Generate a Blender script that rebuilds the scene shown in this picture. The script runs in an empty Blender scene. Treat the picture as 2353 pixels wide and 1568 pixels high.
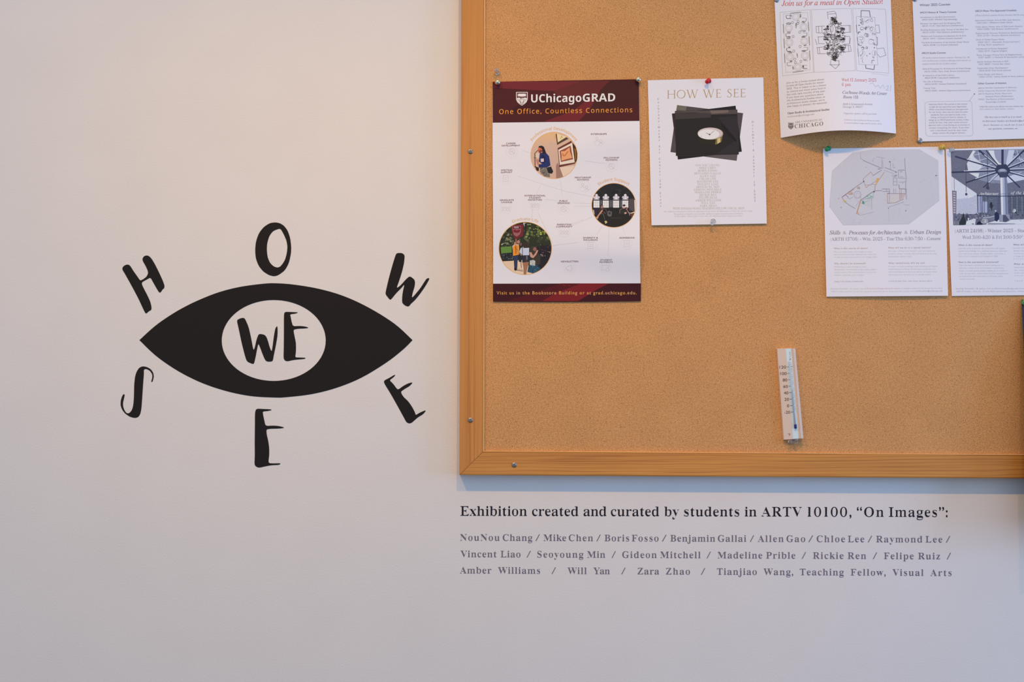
import bpy, math, random
from mathutils import Vector, Matrix
from mathutils.geometry import tessellate_polygon

scene = bpy.context.scene
COL = scene.collection
random.seed(7)

# ------------------------------------------------------------------ camera
FPX = 2530.0                                   # focal length in pixels of a 2353 x 1568 frame
PITCH, YAW = math.radians(4.5), math.radians(1.4)
CEN = Vector((0, 0, 1.65))                     # point of the wall in the middle of the view
FWD = Vector((math.sin(YAW) * math.cos(PITCH), math.cos(YAW) * math.cos(PITCH), math.sin(PITCH)))
RGT = FWD.cross(Vector((0, 0, 1))).normalized()
UPV = RGT.cross(FWD).normalized()
CAMP = CEN - FWD * 2.07
cam_data = bpy.data.cameras.new('camera')
cam_data.sensor_width = 36.0
cam_data.lens = 36.0 * FPX / 2353.0
cam_data.clip_start = 0.02
cam = bpy.data.objects.new('camera', cam_data)
COL.objects.link(cam)
cam.matrix_world = Matrix(((RGT.x, UPV.x, -FWD.x, CAMP.x), (RGT.y, UPV.y, -FWD.y, CAMP.y),
                           (RGT.z, UPV.z, -FWD.z, CAMP.z), (0, 0, 0, 1)))
scene.camera = cam

def at(X, Y, d=0.0):
    """photo pixel -> point on the plane that stands d metres in front of the wall"""
    r = FWD + RGT * ((X - 1176.5) / FPX) - UPV * ((Y - 784.0) / FPX)
    return CAMP + r * ((-d - CAMP.y) / r.y)

# ------------------------------------------------------------------ light
scene.view_settings.view_transform = 'Standard'
scene.view_settings.look = 'None'
scene.view_settings.gamma = 1.0
scene.view_settings.use_curve_mapping = False
scene.view_settings.exposure = 0.0
world = bpy.data.worlds.new('room_light')
scene.world = world
world.use_nodes = True
bg = world.node_tree.nodes['Background']
bg.inputs[0].default_value = (0.636, 0.795, 1.02, 1)
bg.inputs[1].default_value = 0.68

def aim(o, target):
    o.rotation_euler = (Vector(target) - o.location).to_track_quat('-Z', 'Y').to_euler()

def spot(loc, target, power, color, angle=70, radius=0.032):
    l = bpy.data.lights.new('track_spot_light', 'SPOT')
    l.energy = power; l.color = color; l.spot_size = math.radians(angle); l.spot_blend = 1.0
    l.shadow_soft_size = radius
    o = bpy.data.objects.new('track_spot_light', l); COL.objects.link(o)
    o.location = loc; aim(o, target)
    return o

WARM = (1.0, 0.53, 0.06)
spot((0.30, -1.45, 3.40), (0.20, 0, 0.95), 70, WARM, 76)
spot((-0.95, -1.45, 3.40), (-0.50, 0, 0.95), 86, WARM, 76)
spot((0.80, -1.45, 3.40), (1.20, 0, 1.50), 27, (1.0, 0.53, 0.3), 60)
wl = bpy.data.lights.new('window_daylight', 'AREA')
wl.shape = 'RECTANGLE'; wl.size = 0.75; wl.size_y = 1.5; wl.energy = 51; wl.color = (0.22, 0.5, 1.0)
wo = bpy.data.objects.new('window_daylight', wl); COL.objects.link(wo)
wo.location = (3.9, -1.25, 1.55); aim(wo, (0.4, 0, 1.5))

# ------------------------------------------------------------------ materials
def lin(c):
    c = c / 255.0
    return c / 12.92 if c <= 0.04045 else ((c + 0.055) / 1.055) ** 2.4

def albedo(c):
    """sRGB of the print, as the photo shows it beside the white paper -> reflectance"""
    k = (1.16, 1.27, 1.13)
    return tuple(max(0.004, min(0.9, lin(v) * m)) for v, m in zip(c, k)) + (1.0,)

def new_mat(name, color=(0.8, 0.8, 0.8), rough=0.7, metal=0.0, **kw):
    m = bpy.data.materials.new(name); m.use_nodes = True
    b = m.node_tree.nodes['Principled BSDF']
    b.inputs['Base Color'].default_value = tuple(color) + (1,)
    b.inputs['Roughness'].default_value = rough
    b.inputs['Metallic'].default_value = metal
    for k, v in kw.items():
        b.inputs[k].default_value = v
    return m, m.node_tree, b

def N(nt, kind, **props):
    n = nt.nodes.new(kind)
    for k, v in props.items():
        setattr(n, k, v)
    return n

def ramp(nt, stops):
    r = N(nt, 'ShaderNodeValToRGB')
    e = r.color_ramp.elements
    while len(e) < len(stops): e.new(0.5)
    for i, (p, c) in enumerate(stops):
        e[i].position = p; e[i].color = tuple(c) + (1,)
    return r

def noise(nt, scale, detail=2.0, rough=0.5, vec=None, dist=0.0):
    n = N(nt, 'ShaderNodeTexNoise'); n.inputs['Scale'].default_value = scale
    n.inputs['Detail'].default_value = detail; n.inputs['Roughness'].default_value = rough
    n.inputs['Distortion'].default_value = dist
    if vec is not None: nt.links.new(vec, n.inputs['Vector'])
    return n

def geo_vec(nt, scale=(1, 1, 1), rot=(0, 0, 0)):
    t = N(nt, 'ShaderNodeNewGeometry'); mp = N(nt, 'ShaderNodeMapping')
    mp.inputs['Scale'].default_value = scale; mp.inputs['Rotation'].default_value = rot
    nt.links.new(t.outputs['Position'], mp.inputs['Vector'])
    return mp.outputs['Vector']

def bump(nt, b, height, strength, dist):
    bp = N(nt, 'ShaderNodeBump'); bp.inputs['Strength'].default_value = strength
    bp.inputs['Distance'].default_value = dist
    nt.links.new(height, bp.inputs['Height']); nt.links.new(bp.outputs['Normal'], b.inputs['Normal'])

# painted wall: roller stipple
M_WALL, nt, b = new_mat('wall_paint', (0.80, 0.775, 0.77), 0.65)
v = geo_vec(nt)
n1 = noise(nt, 330, 3, 0.55, v); n2 = noise(nt, 9, 3, 0.5, v)
bump(nt, b, n1.outputs['Fac'], 0.32, 0.0011)
r = ramp(nt, [(0.3, (0.79, 0.765, 0.76)), (0.7, (0.81, 0.785, 0.78))])
nt.links.new(n2.outputs['Fac'], r.inputs[0]); nt.links.new(r.outputs[0], b.inputs['Base Color'])
b.inputs['Specular IOR Level'].default_value = 0.25

M_FLOOR, nt, b = new_mat('floor_carpet', (0.22, 0.21, 0.21), 0.95)
v = geo_vec(nt); n1 = noise(nt, 400, 3, 0.7, v); bump(nt, b, n1.outputs['Fac'], 0.5, 0.003)

# cork: pressed granules, some dark bark
M_CORK, nt, b = new_mat('pressed_cork', (0.6, 0.33, 0.16), 0.92)
v = geo_vec(nt)
n1 = noise(nt, 760, 2, 0.65, v); n0 = noise(nt, 300, 2, 0.5, v); n2 = noise(nt, 14, 3, 0.5, v)
r1 = ramp(nt, [(0.25, (0.28, 0.10, 0.026)), (0.39, (0.52, 0.235, 0.078)), (0.52, (0.68, 0.345, 0.127)), (0.72, (0.86, 0.50, 0.225))])
ad = N(nt, 'ShaderNodeMath', operation='MULTIPLY_ADD'); ad.inputs[1].default_value = 0.28
nt.links.new(n0.outputs['Fac'], ad.inputs[0])
md = N(nt, 'ShaderNodeMath', operation='MULTIPLY_ADD'); md.inputs[1].default_value = 1.0; md.inputs[2].default_value = -0.14
nt.links.new(n1.outputs['Fac'], md.inputs[0]); nt.links.new(md.outputs[0], ad.inputs[2])
nt.links.new(ad.outputs[0], r1.inputs[0])
vd = N(nt, 'ShaderNodeTexVoronoi', voronoi_dimensions='2D'); vd.inputs['Scale'].default_value = 115
wv = N(nt, 'ShaderNodeVectorMath', operation='MULTIPLY_ADD'); wv.inputs[1].default_value = (0.003, 0.003, 0.003)
nt.links.new(n1.outputs['Color'], wv.inputs[0]); nt.links.new(geo_vec(nt, rot=(math.pi / 2, 0, 0)), wv.inputs[2]); nt.links.new(wv.outputs[0], vd.inputs['Vector'])
sd = N(nt, 'ShaderNodeSeparateColor'); nt.links.new(vd.outputs['Color'], sd.inputs[0])
g1 = N(nt, 'ShaderNodeMath', operation='GREATER_THAN'); g1.inputs[1].default_value = 0.86; nt.links.new(sd.outputs[1], g1.inputs[0])
l1 = N(nt, 'ShaderNodeMath', operation='LESS_THAN'); l1.inputs[1].default_value = 0.095; nt.links.new(vd.outputs['Distance'], l1.inputs[0])
mm = N(nt, 'ShaderNodeMath', operation='MULTIPLY'); nt.links.new(g1.outputs[0], mm.inputs[0]); nt.links.new(l1.outputs[0], mm.inputs[1])
fm = N(nt, 'ShaderNodeMath', operation='MULTIPLY'); fm.inputs[1].default_value = 0.62; nt.links.new(mm.outputs[0], fm.inputs[0])
mixc = N(nt, 'ShaderNodeMixRGB'); mixc.inputs[2].default_value = (0.16, 0.07, 0.025, 1)
nt.links.new(fm.outputs[0], mixc.inputs[0]); nt.links.new(r1.outputs[0], mixc.inputs[1])
mixl = N(nt, 'ShaderNodeMixRGB', blend_type='MULTIPLY'); mixl.inputs[0].default_value = 1.0
r2 = ramp(nt, [(0.3, (0.96, 0.95, 0.93)), (0.7, (1.03, 1.03, 1.03))]); nt.links.new(n2.outputs['Fac'], r2.inputs[0])
nt.links.new(mixc.outputs[0], mixl.inputs[1]); nt.links.new(r2.outputs[0], mixl.inputs[2])
nt.links.new(mixl.outputs[0], b.inputs['Base Color'])
bump(nt, b, n1.outputs['Fac'], 0.35, 0.0008)

# oak, grain running along a given axis
def oak(name, axis, mid, dark, light, streak, lines):
    m, nt, b = new_mat(name, mid, 0.42)
    s = [150, 150, 150]; s[axis] = 2.2
    v = geo_vec(nt, tuple(s))
    n1 = noise(nt, 1.0, 4, 0.6, v, 0.4)
    s2 = [700, 700, 700]; s2[axis] = 4.5
    n2 = noise(nt, 1.0, 2, 0.5, geo_vec(nt, tuple(s2)))
    s3 = [34, 34, 34]; s3[axis] = 1.6
    n3 = noise(nt, 1.0, 2, 0.5, geo_vec(nt, tuple(s3)), 0.8)
    r = ramp(nt, [(0.28, dark), (0.44, mid), (0.62, mid), (0.8, light)])
    nt.links.new(n1.outputs['Fac'], r.inputs[0])
    mu = N(nt, 'ShaderNodeMixRGB', blend_type='MULTIPLY'); mu.inputs[0].default_value = streak
    rr = ramp(nt, [(0.34, (0.62, 0.5, 0.4)), (0.46, (1, 1, 1))]); nt.links.new(n2.outputs['Fac'], rr.inputs[0])
    nt.links.new(r.outputs[0], mu.inputs[1]); nt.links.new(rr.outputs[0], mu.inputs[2])
    mu2 = N(nt, 'ShaderNodeMixRGB', blend_type='MULTIPLY'); mu2.inputs[0].default_value = 0.8
    r3 = ramp(nt, [(0.3, (0.84, 0.78, 0.72)), (0.6, (1.05, 1.05, 1.05))]); nt.links.new(n3.outputs['Fac'], r3.inputs[0])
    nt.links.new(mu.outputs[0], mu2.inputs[1]); nt.links.new(r3.outputs[0], mu2.inputs[2])
    s4 = [1, 1, 1]; s4[axis] = 0.12
    wv = N(nt, 'ShaderNodeTexWave', wave_type='BANDS', bands_direction='Z' if axis == 0 else 'X')
    wv.inputs['Scale'].default_value = 44; wv.inputs['Distortion'].default_value = 9.0; wv.inputs['Detail'].default_value = 2; wv.inputs['Detail Scale'].default_value = 0.6
    nt.links.new(geo_vec(nt, tuple(s4)), wv.inputs['Vector'])
    mu3 = N(nt, 'ShaderNodeMixRGB', blend_type='MULTIPLY'); mu3.inputs[0].default_value = lines
    r4 = ramp(nt, [(0.0, (0.66, 0.50, 0.38)), (0.22, (1, 1, 1))]); nt.links.new(wv.outputs['Fac'], r4.inputs[0])
    nt.links.new(mu2.outputs[0], mu3.inputs[1]); nt.links.new(r4.outputs[0], mu3.inputs[2])
    nt.links.new(mu3.outputs[0], b.inputs['Base Color'])
    bump(nt, b, n2.outputs['Fac'], 0.12, 0.0004)
    return m
M_OAK_V = oak('varnished_oak_upright', 2, (0.62, 0.262, 0.052), (0.50, 0.185, 0.030), (0.68, 0.315, 0.08), 0.25, 0.12)
M_OAK_H = oak('varnished_oak_level', 0, (0.66, 0.29, 0.056), (0.44, 0.155, 0.022), (0.72, 0.35, 0.08), 0.6, 0.5)

M_PAPER, nt, b = new_mat('white_paper', (0.87, 0.87, 0.93), 0.8)
v = geo_vec(nt); n1 = noise(nt, 60, 3, 0.5, v); bump(nt, b, n1.outputs['Fac'], 0.05, 0.001)
M_GLOSSY, nt, b = new_mat('coated_paper', (0.86, 0.86, 0.93), 0.42)
v = geo_vec(nt); n1 = noise(nt, 16, 3, 0.5, v); bump(nt, b, n1.outputs['Fac'], 0.12, 0.004)

def print_mat(name, rough):
    m, nt, b = new_mat(name, (0.5, 0.5, 0.5), rough)
    a = N(nt, 'ShaderNodeVertexColor', layer_name='Col'); nt.links.new(a.outputs[0], b.inputs['Base Color'])
    return m
M_PRINT = print_mat('printing_ink', 0.75)
M_PRINT.node_tree.nodes['Principled BSDF'].inputs['Specular IOR Level'].default_value = 0.15
M_PRINT_G = print_mat('coated_printing_ink', 0.45)
M_PRINT_G.node_tree.nodes['Principled BSDF'].inputs['Specular IOR Level'].default_value = 0.16
M_NAVY, nt, b = new_mat('navy_print_paper', (0.012, 0.02, 0.05), 0.45)
M_VINYL = new_mat('black_vinyl', (0.014, 0.0115, 0.0125), 0.7, 0.0, **{'Specular IOR Level': 0.2})[0]
M_VINYL_T = new_mat('dark_text_vinyl', (0.016, 0.014, 0.028), 0.7, 0.0, **{'Specular IOR Level': 0.2})[0]
M_VINYL_G = new_mat('grey_text_vinyl', (0.185, 0.165, 0.235), 0.7, 0.0, **{'Specular IOR Level': 0.2})[0]
M_STEEL = new_mat('screw_steel', (0.40, 0.34, 0.30), 0.42, 1.0)[0]
M_NEEDLE = new_mat('pin_steel', (0.6, 0.6, 0.6), 0.3, 1.0)[0]
M_SILVER = new_mat('pale_brass', (0.80, 0.68, 0.50), 0.22, 1.0)[0]
M_ZINC = new_mat('dull_zinc', (0.36, 0.36, 0.37), 0.42, 1.0)[0]
M_CLEAR = new_mat('clear_plastic', (0.93, 0.93, 0.95), 0.06, 0.0, **{'Transmission Weight': 0.9, 'IOR': 1.45})[0]
def plastic(name, c, tr=0.0): return new_mat(name, c, 0.28, 0.0, **{'Transmission Weight': tr, 'IOR': 1.45})[0]
M_RED = plastic('red_plastic', (0.62, 0.02, 0.03))
M_GREEN = plastic('green_plastic', (0.02, 0.30, 0.13))
M_LGREEN = plastic('light_green_plastic', (0.14, 0.50, 0.16), 0.25)
M_YELLOW = plastic('yellow_plastic', (0.82, 0.56, 0.10), 0.15)
M_THERMO = new_mat('cream_plastic', (0.80, 0.67, 0.60), 0.45)[0]
M_GLASS = new_mat('tube_glass', (0.95, 0.97, 1.0), 0.05, 0.0, **{'Transmission Weight': 0.75, 'IOR': 1.3})[0]
M_BLUE = new_mat('blue_spirit', (0.015, 0.02, 0.22), 0.3)[0]
M_PALEBLUE = new_mat('pale_spirit', (0.30, 0.34, 0.46), 0.3)[0]

# ------------------------------------------------------------------ object helpers
def root(name, loc, label, cat, group=None):
    o = bpy.data.objects.new(name, None); COL.objects.link(o); o.location = loc
    o.empty_display_size = 0.02
    return tag(o, label, cat, group)

def tag(o, label, cat, group=None):
    o['label'] = label; o['category'] = cat
    if group: o['group'] = group
    return o

def mesh_obj(name, V, F, mat, parent=None, smooth=False, colors=None, origin=None):
    """V in world coordinates"""
    org = Vector(origin) if origin is not None else (Vector(parent.location) if parent else Vector((0, 0, 0)))
    if parent is not None and parent.parent is not None:
        org = Vector(parent.parent.location) + Vector(parent.location)
    me = bpy.data.meshes.new(name)
    me.from_pydata([tuple(Vector(p) - org) for p in V], [], F)
    me.materials.append(mat)
    if colors:
        ca = me.color_attributes.new('Col', 'FLOAT_COLOR', 'CORNER')
        buf = []
        for p in me.polygons:
            buf.extend(colors[p.index] * p.loop_total)
        ca.data.foreach_set('color', buf)
    if smooth:
        for p in me.polygons: p.use_smooth = True
    me.update()
    o = bpy.data.objects.new(name, me); COL.objects.link(o)
    if parent is not None: o.parent = parent
    else: o.location = org
    return o

def box(p0, p1):
    (a, b_, c), (d, e, f) = p0, p1
    V = [(a, b_, c), (d, b_, c), (d, e, c), (a, e, c), (a, b_, f), (d, b_, f), (d, e, f), (a, e, f)]
    F = [(0, 3, 2, 1), (4, 5, 6, 7), (0, 1, 5, 4), (1, 2, 6, 5), (2, 3, 7, 6), (3, 0, 4, 7)]
    return V, F

def lathe(base, axis, prof, seg=24, cap=True):
    """prof: (radius, height) along axis from base"""
    z = Vector(axis).normalized()
    x = z.cross(Vector((0.3, 0.1, 1))).normalized(); y = z.cross(x)
    V, F = [], []
    for r_, h in prof:
        for i in range(seg):
            a = 2 * math.pi * i / seg
            V.append(Vector(base) + z * h + x * (r_ * math.cos(a)) + y * (r_ * math.sin(a)))
    for k in range(len(prof) - 1):
        for i in range(seg):
            j = (i + 1) % seg
            F.append((k * seg + i, k * seg + j, (k + 1) * seg + j, (k + 1) * seg + i))
    if cap:
        F.append(tuple(reversed(range(seg)))); n = (len(prof) - 1) * seg; F.append(tuple(range(n, n + seg)))
    return V, F

def chaikin(P, n=2, q=0.2):
    for _ in range(n):
        Q = []
        for i in range(len(P)):
            a, c = P[i], P[(i + 1) % len(P)]
            Q.append((a[0] * (1 - q) + c[0] * q, a[1] * (1 - q) + c[1] * q))
            Q.append((a[0] * q + c[0] * (1 - q), a[1] * q + c[1] * (1 - q)))
        P = Q
    return P

def tess(loops):
    pts = [p for l in loops for p in l]
    tri = tessellate_polygon([[Vector((p[0], p[1], 0)) for p in l] for l in loops])
    return pts, [tuple(t) for t in tri]

def decal(loops, d0, d1):
    """flat shape cut from sheet: front face plus side walls; loops in photo pixels"""
    pts, T = tess(loops)
    V = [at(x, y, d1) for x, y in pts]; n = len(V)
    V += [at(x, y, d0) for x, y in pts]
    F = []
    for t in T:
        a, b_, c = (V[i] for i in t)
        F.append(t if (b_ - a).cross(c - a).y < 0 else t[::-1])
    s = 0
    for l in loops:
        for i in range(len(l)):
            j = (i + 1) % len(l)
            F.append((s + i, s + j, n + s + j, n + s + i))
        s += len(l)
    return V, F

# ------------------------------------------------------------------ lettering
_cache = {}
def styled(s, mode):
    base = {'serif': (0x1D400, 0x1D41A, 0x1D7CE), 'ital': (0x1D434, 0x1D44E, None), 'bital': (0x1D468, 0x1D482, None),
            'bold': (0x1D5D4, 0x1D5EE, 0x1D7EC), 'sans': (0x1D5A0, 0x1D5BA, 0x1D7E2)}.get(mode)
    if not base: return s
    out = ''
    for c in s:
        if 'A' <= c <= 'Z': out += chr(base[0] + ord(c) - 65)
        elif 'a' <= c <= 'z': out += '\u210e' if (mode == 'ital' and c == 'h') else chr(base[1] + ord(c) - 97)
        elif c.isdigit() and base[2]: out += chr(base[2] + int(c))
        else: out += c
    return out

def outline(body):
    c = bpy.data.curves.new('lettering', 'FONT'); c.resolution_u = 3; c.body = body
    o = bpy.data.objects.new('lettering', c); me = bpy.data.meshes.new_from_object(o)
    V = [(p.co.x, p.co.y) for p in me.vertices]; F = [tuple(p.vertices) for p in me.polygons]
    bpy.data.objects.remove(o); bpy.data.curves.remove(c); bpy.data.meshes.remove(me)
    return V, F

_tab = {}
def char(ch, mode):
    """outline and advance width of one character, each read once from the built-in font"""
    if (ch, mode) not in _tab:
        if ch == ' ':
            m_ = lambda t: max(p[0] for p in outline(styled(t, mode))[0])
            _tab[(ch, mode)] = ([], [], m_('I I') - m_('II'))
        else:
            V, F = outline(styled(ch, mode)); V2, _ = outline(styled(ch, mode) * 2)
            adv = (max(p[0] for p in V2) - max(p[0] for p in V)) if V else 0.3
            if mode == 'serif':
                if ch == '0': V, F, adv = char('O', mode); V = thin([(x * 0.70, y) for x, y in V], F, -0.014, 0.0); adv *= 0.72
                elif ch == '1': V, F, adv = char('l', mode); t = cap_h(mode) / max(p[1] for p in V); V = thin([(x + 0.06, y * t) for x, y in V], F, -0.006, 0.0); adv += 0.12
                elif ch.islower():
                    xh, asc = 0.36, 0.52
                    V = [(x * 1.05, y * 1.09 if y < xh else (xh * 1.09 + (y - xh) * (asc - xh * 1.09) / (asc - xh) if y < asc else y)) for x, y in V]; adv *= 1.05
                elif ch in ',:.;“”’': V = thin(V, F, -0.02, -0.02)
            _tab[(ch, mode)] = (V, F, adv)
    return _tab[(ch, mode)]

def glyphs(s, mode, gap=0.0, kx=0.0, ky=0.0):
    V, F, x = [], [], 0.0
    for ch in s:
        key = (ch, mode, kx, ky)
        if key not in _cache:
            g = char(ch, mode); _cache[key] = (thin(g[0], g[1], kx, ky), g[1], g[2])
        gv, gf, adv = _cache[key]
        n = len(V); V += [(p[0] + x, p[1]) for p in gv]; F += [tuple(q + n for q in f) for f in gf]
        x += adv + gap
    return V, F

_cap = {}
def cap_h(mode):
    if mode not in _cap:
        V, F = glyphs('H', mode); _cap[mode] = max(p[1] for p in V)
    return _cap[mode]

def thin(V, F, kx, ky):
    if not kx and not ky: return V
    E = set()
    for f in F:
        for i in range(len(f)): E.add((f[i], f[(i + 1) % len(f)]))
    Nn = {}
    for (a, b_) in E:
        if (b_, a) in E: continue
        dx = V[b_][0] - V[a][0]; dy = V[b_][1] - V[a][1]; l = math.hypot(dx, dy) or 1
        for q in (a, b_):
            n = Nn.get(q, (0, 0)); Nn[q] = (n[0] + dy / l, n[1] - dx / l)
    out = []
    for i, (x, y) in enumerate(V):
        n = Nn.get(i, (0, 0)); l = math.hypot(*n) or 1
        out.append((x - kx * n[0] / l, y - ky * n[1] / l))
    return out

def text_px(s, x0, y0, cap, x1=None, mode=None, slope=0.0, align='l', kx=None, ky=None, res=3, hs=1.0, fit='space'):
    """outline of a string in photo pixels: cap height in pixels, from x0 (to x1 when given)"""
    if kx is None: kx, ky = {'serif': (0.014, -0.004)}.get(mode, (0, 0))
    k = cap / cap_h(mode)
    V, F = glyphs(s, mode, 0.0, kx, ky)
    if not V: return [], []
    def ext(V): return min(p[0] for p in V), max(p[0] for p in V)
    a, b_ = ext(V)
    if x1 is not None:
        want = (x1 - x0) / k / hs
        if fit == 'space' and len(s) > 1:
            gp = (want - (b_ - a)) / (len(s) - 1)
            gp = max(-0.035, gp)
            V, F = glyphs(s, mode, gp, kx, ky); a, b_ = ext(V)
        hs *= want / (b_ - a)
    w = (b_ - a) * k * hs
    off = {'l': 0, 'c': -w / 2, 'r': -w}[align] if x1 is None else 0
    P = []
    for x, y in V:
        X = off + (x - a) * k * hs
        P.append((x0 + X, y0 + slope * X - y * k))
    return P, F

# ------------------------------------------------------------------ sheets of paper and print on them
class Sheet:
    def __init__(s, TL, TR, BR, BL, depth, bulge=None, maxedge=60.0):
        s.c = (TL, TR, BR, BL); s.depth = depth; s.bulge = bulge or (lambda u, v: (0.0, 0.0)); s.maxedge = maxedge
    def px(s, u, v):
        TL, TR, BR, BL = s.c
        x = (TL[0] * (1 - u) + TR[0] * u) * (1 - v) + (BL[0] * (1 - u) + BR[0] * u) * v
        y = (TL[1] * (1 - u) + TR[1] * u) * (1 - v) + (BL[1] * (1 - u) + BR[1] * u) * v
        b_ = s.bulge(u, v)
        return x + b_[0], y + b_[1]
    def P(s, u, v, off=0.0):
        x, y = s.px(u, v)
        return at(x, y, s.depth(u, v) + off)
    def inv(s, X, Y):
        TL, TR, BR, BL = s.c
        u = (X - TL[0]) / (TR[0] - TL[0]); v = (Y - TL[1]) / (BL[1] - TL[1])
        for _ in range(7):
            x, y = s.px(u, v)
            u += (X - x) / (TR[0] - TL[0]); v += (Y - y) / (BL[1] - TL[1])
        return u, v
    def build(s, name, mat, parent, nu=24, nv=32, th=0.00022):
        V, F = [], []
        for lay in (0, 1):
            for j in range(nv + 1):
                for i in range(nu + 1):
                    V.append(s.P(i / nu, j / nv, -th * lay))
        w = nu + 1; n = w * (nv + 1)
        for j in range(nv):
            for i in range(nu):
                a = j * w + i
                F.append((a, a + w, a + w + 1, a + 1)); F.append((n + a, n + a + 1, n + a + w + 1, n + a + w))
        rim = [(i, 0) for i in range(nu)] + [(nu, j) for j in range(nv)] + [(nu - i, nv) for i in range(nu)] + [(0, nv - j) for j in range(nv)]
        m = len(V); q = len(rim)
        for lay in (0, 1):
            for i, j in rim: V.append(s.P(i / nu, j / nv, -th * lay))
        for i in range(q): F.append((m + i, m + (i + 1) % q, m + q + (i + 1) % q, m + q + i))
        return mesh_obj(name, V, F, mat, parent, smooth=True)

def clip_convex(P, C):
    """Sutherland-Hodgman; C convex"""
    ar = sum(C[i][0] * C[(i + 1) % len(C)][1] - C[(i + 1) % len(C)][0] * C[i][1] for i in range(len(C)))
    if ar < 0: C = C[::-1]
    out = P
    for i in range(len(C)):
        a, b_ = C[i], C[(i + 1) % len(C)]
        src, out = out, []
        def side(p): return (b_[0] - a[0]) * (p[1] - a[1]) - (b_[1] - a[1]) * (p[0] - a[0])
        for j in range(len(src)):
            p, q = src[j], src[(j + 1) % len(src)]
            sp, sq = side(p), side(q)
            if sp >= 0: out.append(p)
            if (sp >= 0) != (sq >= 0):
                t = sp / (sp - sq); out.append((p[0] + (q[0] - p[0]) * t, p[1] + (q[1] - p[1]) * t))
        if len(out) < 3: return []
    return out

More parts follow.
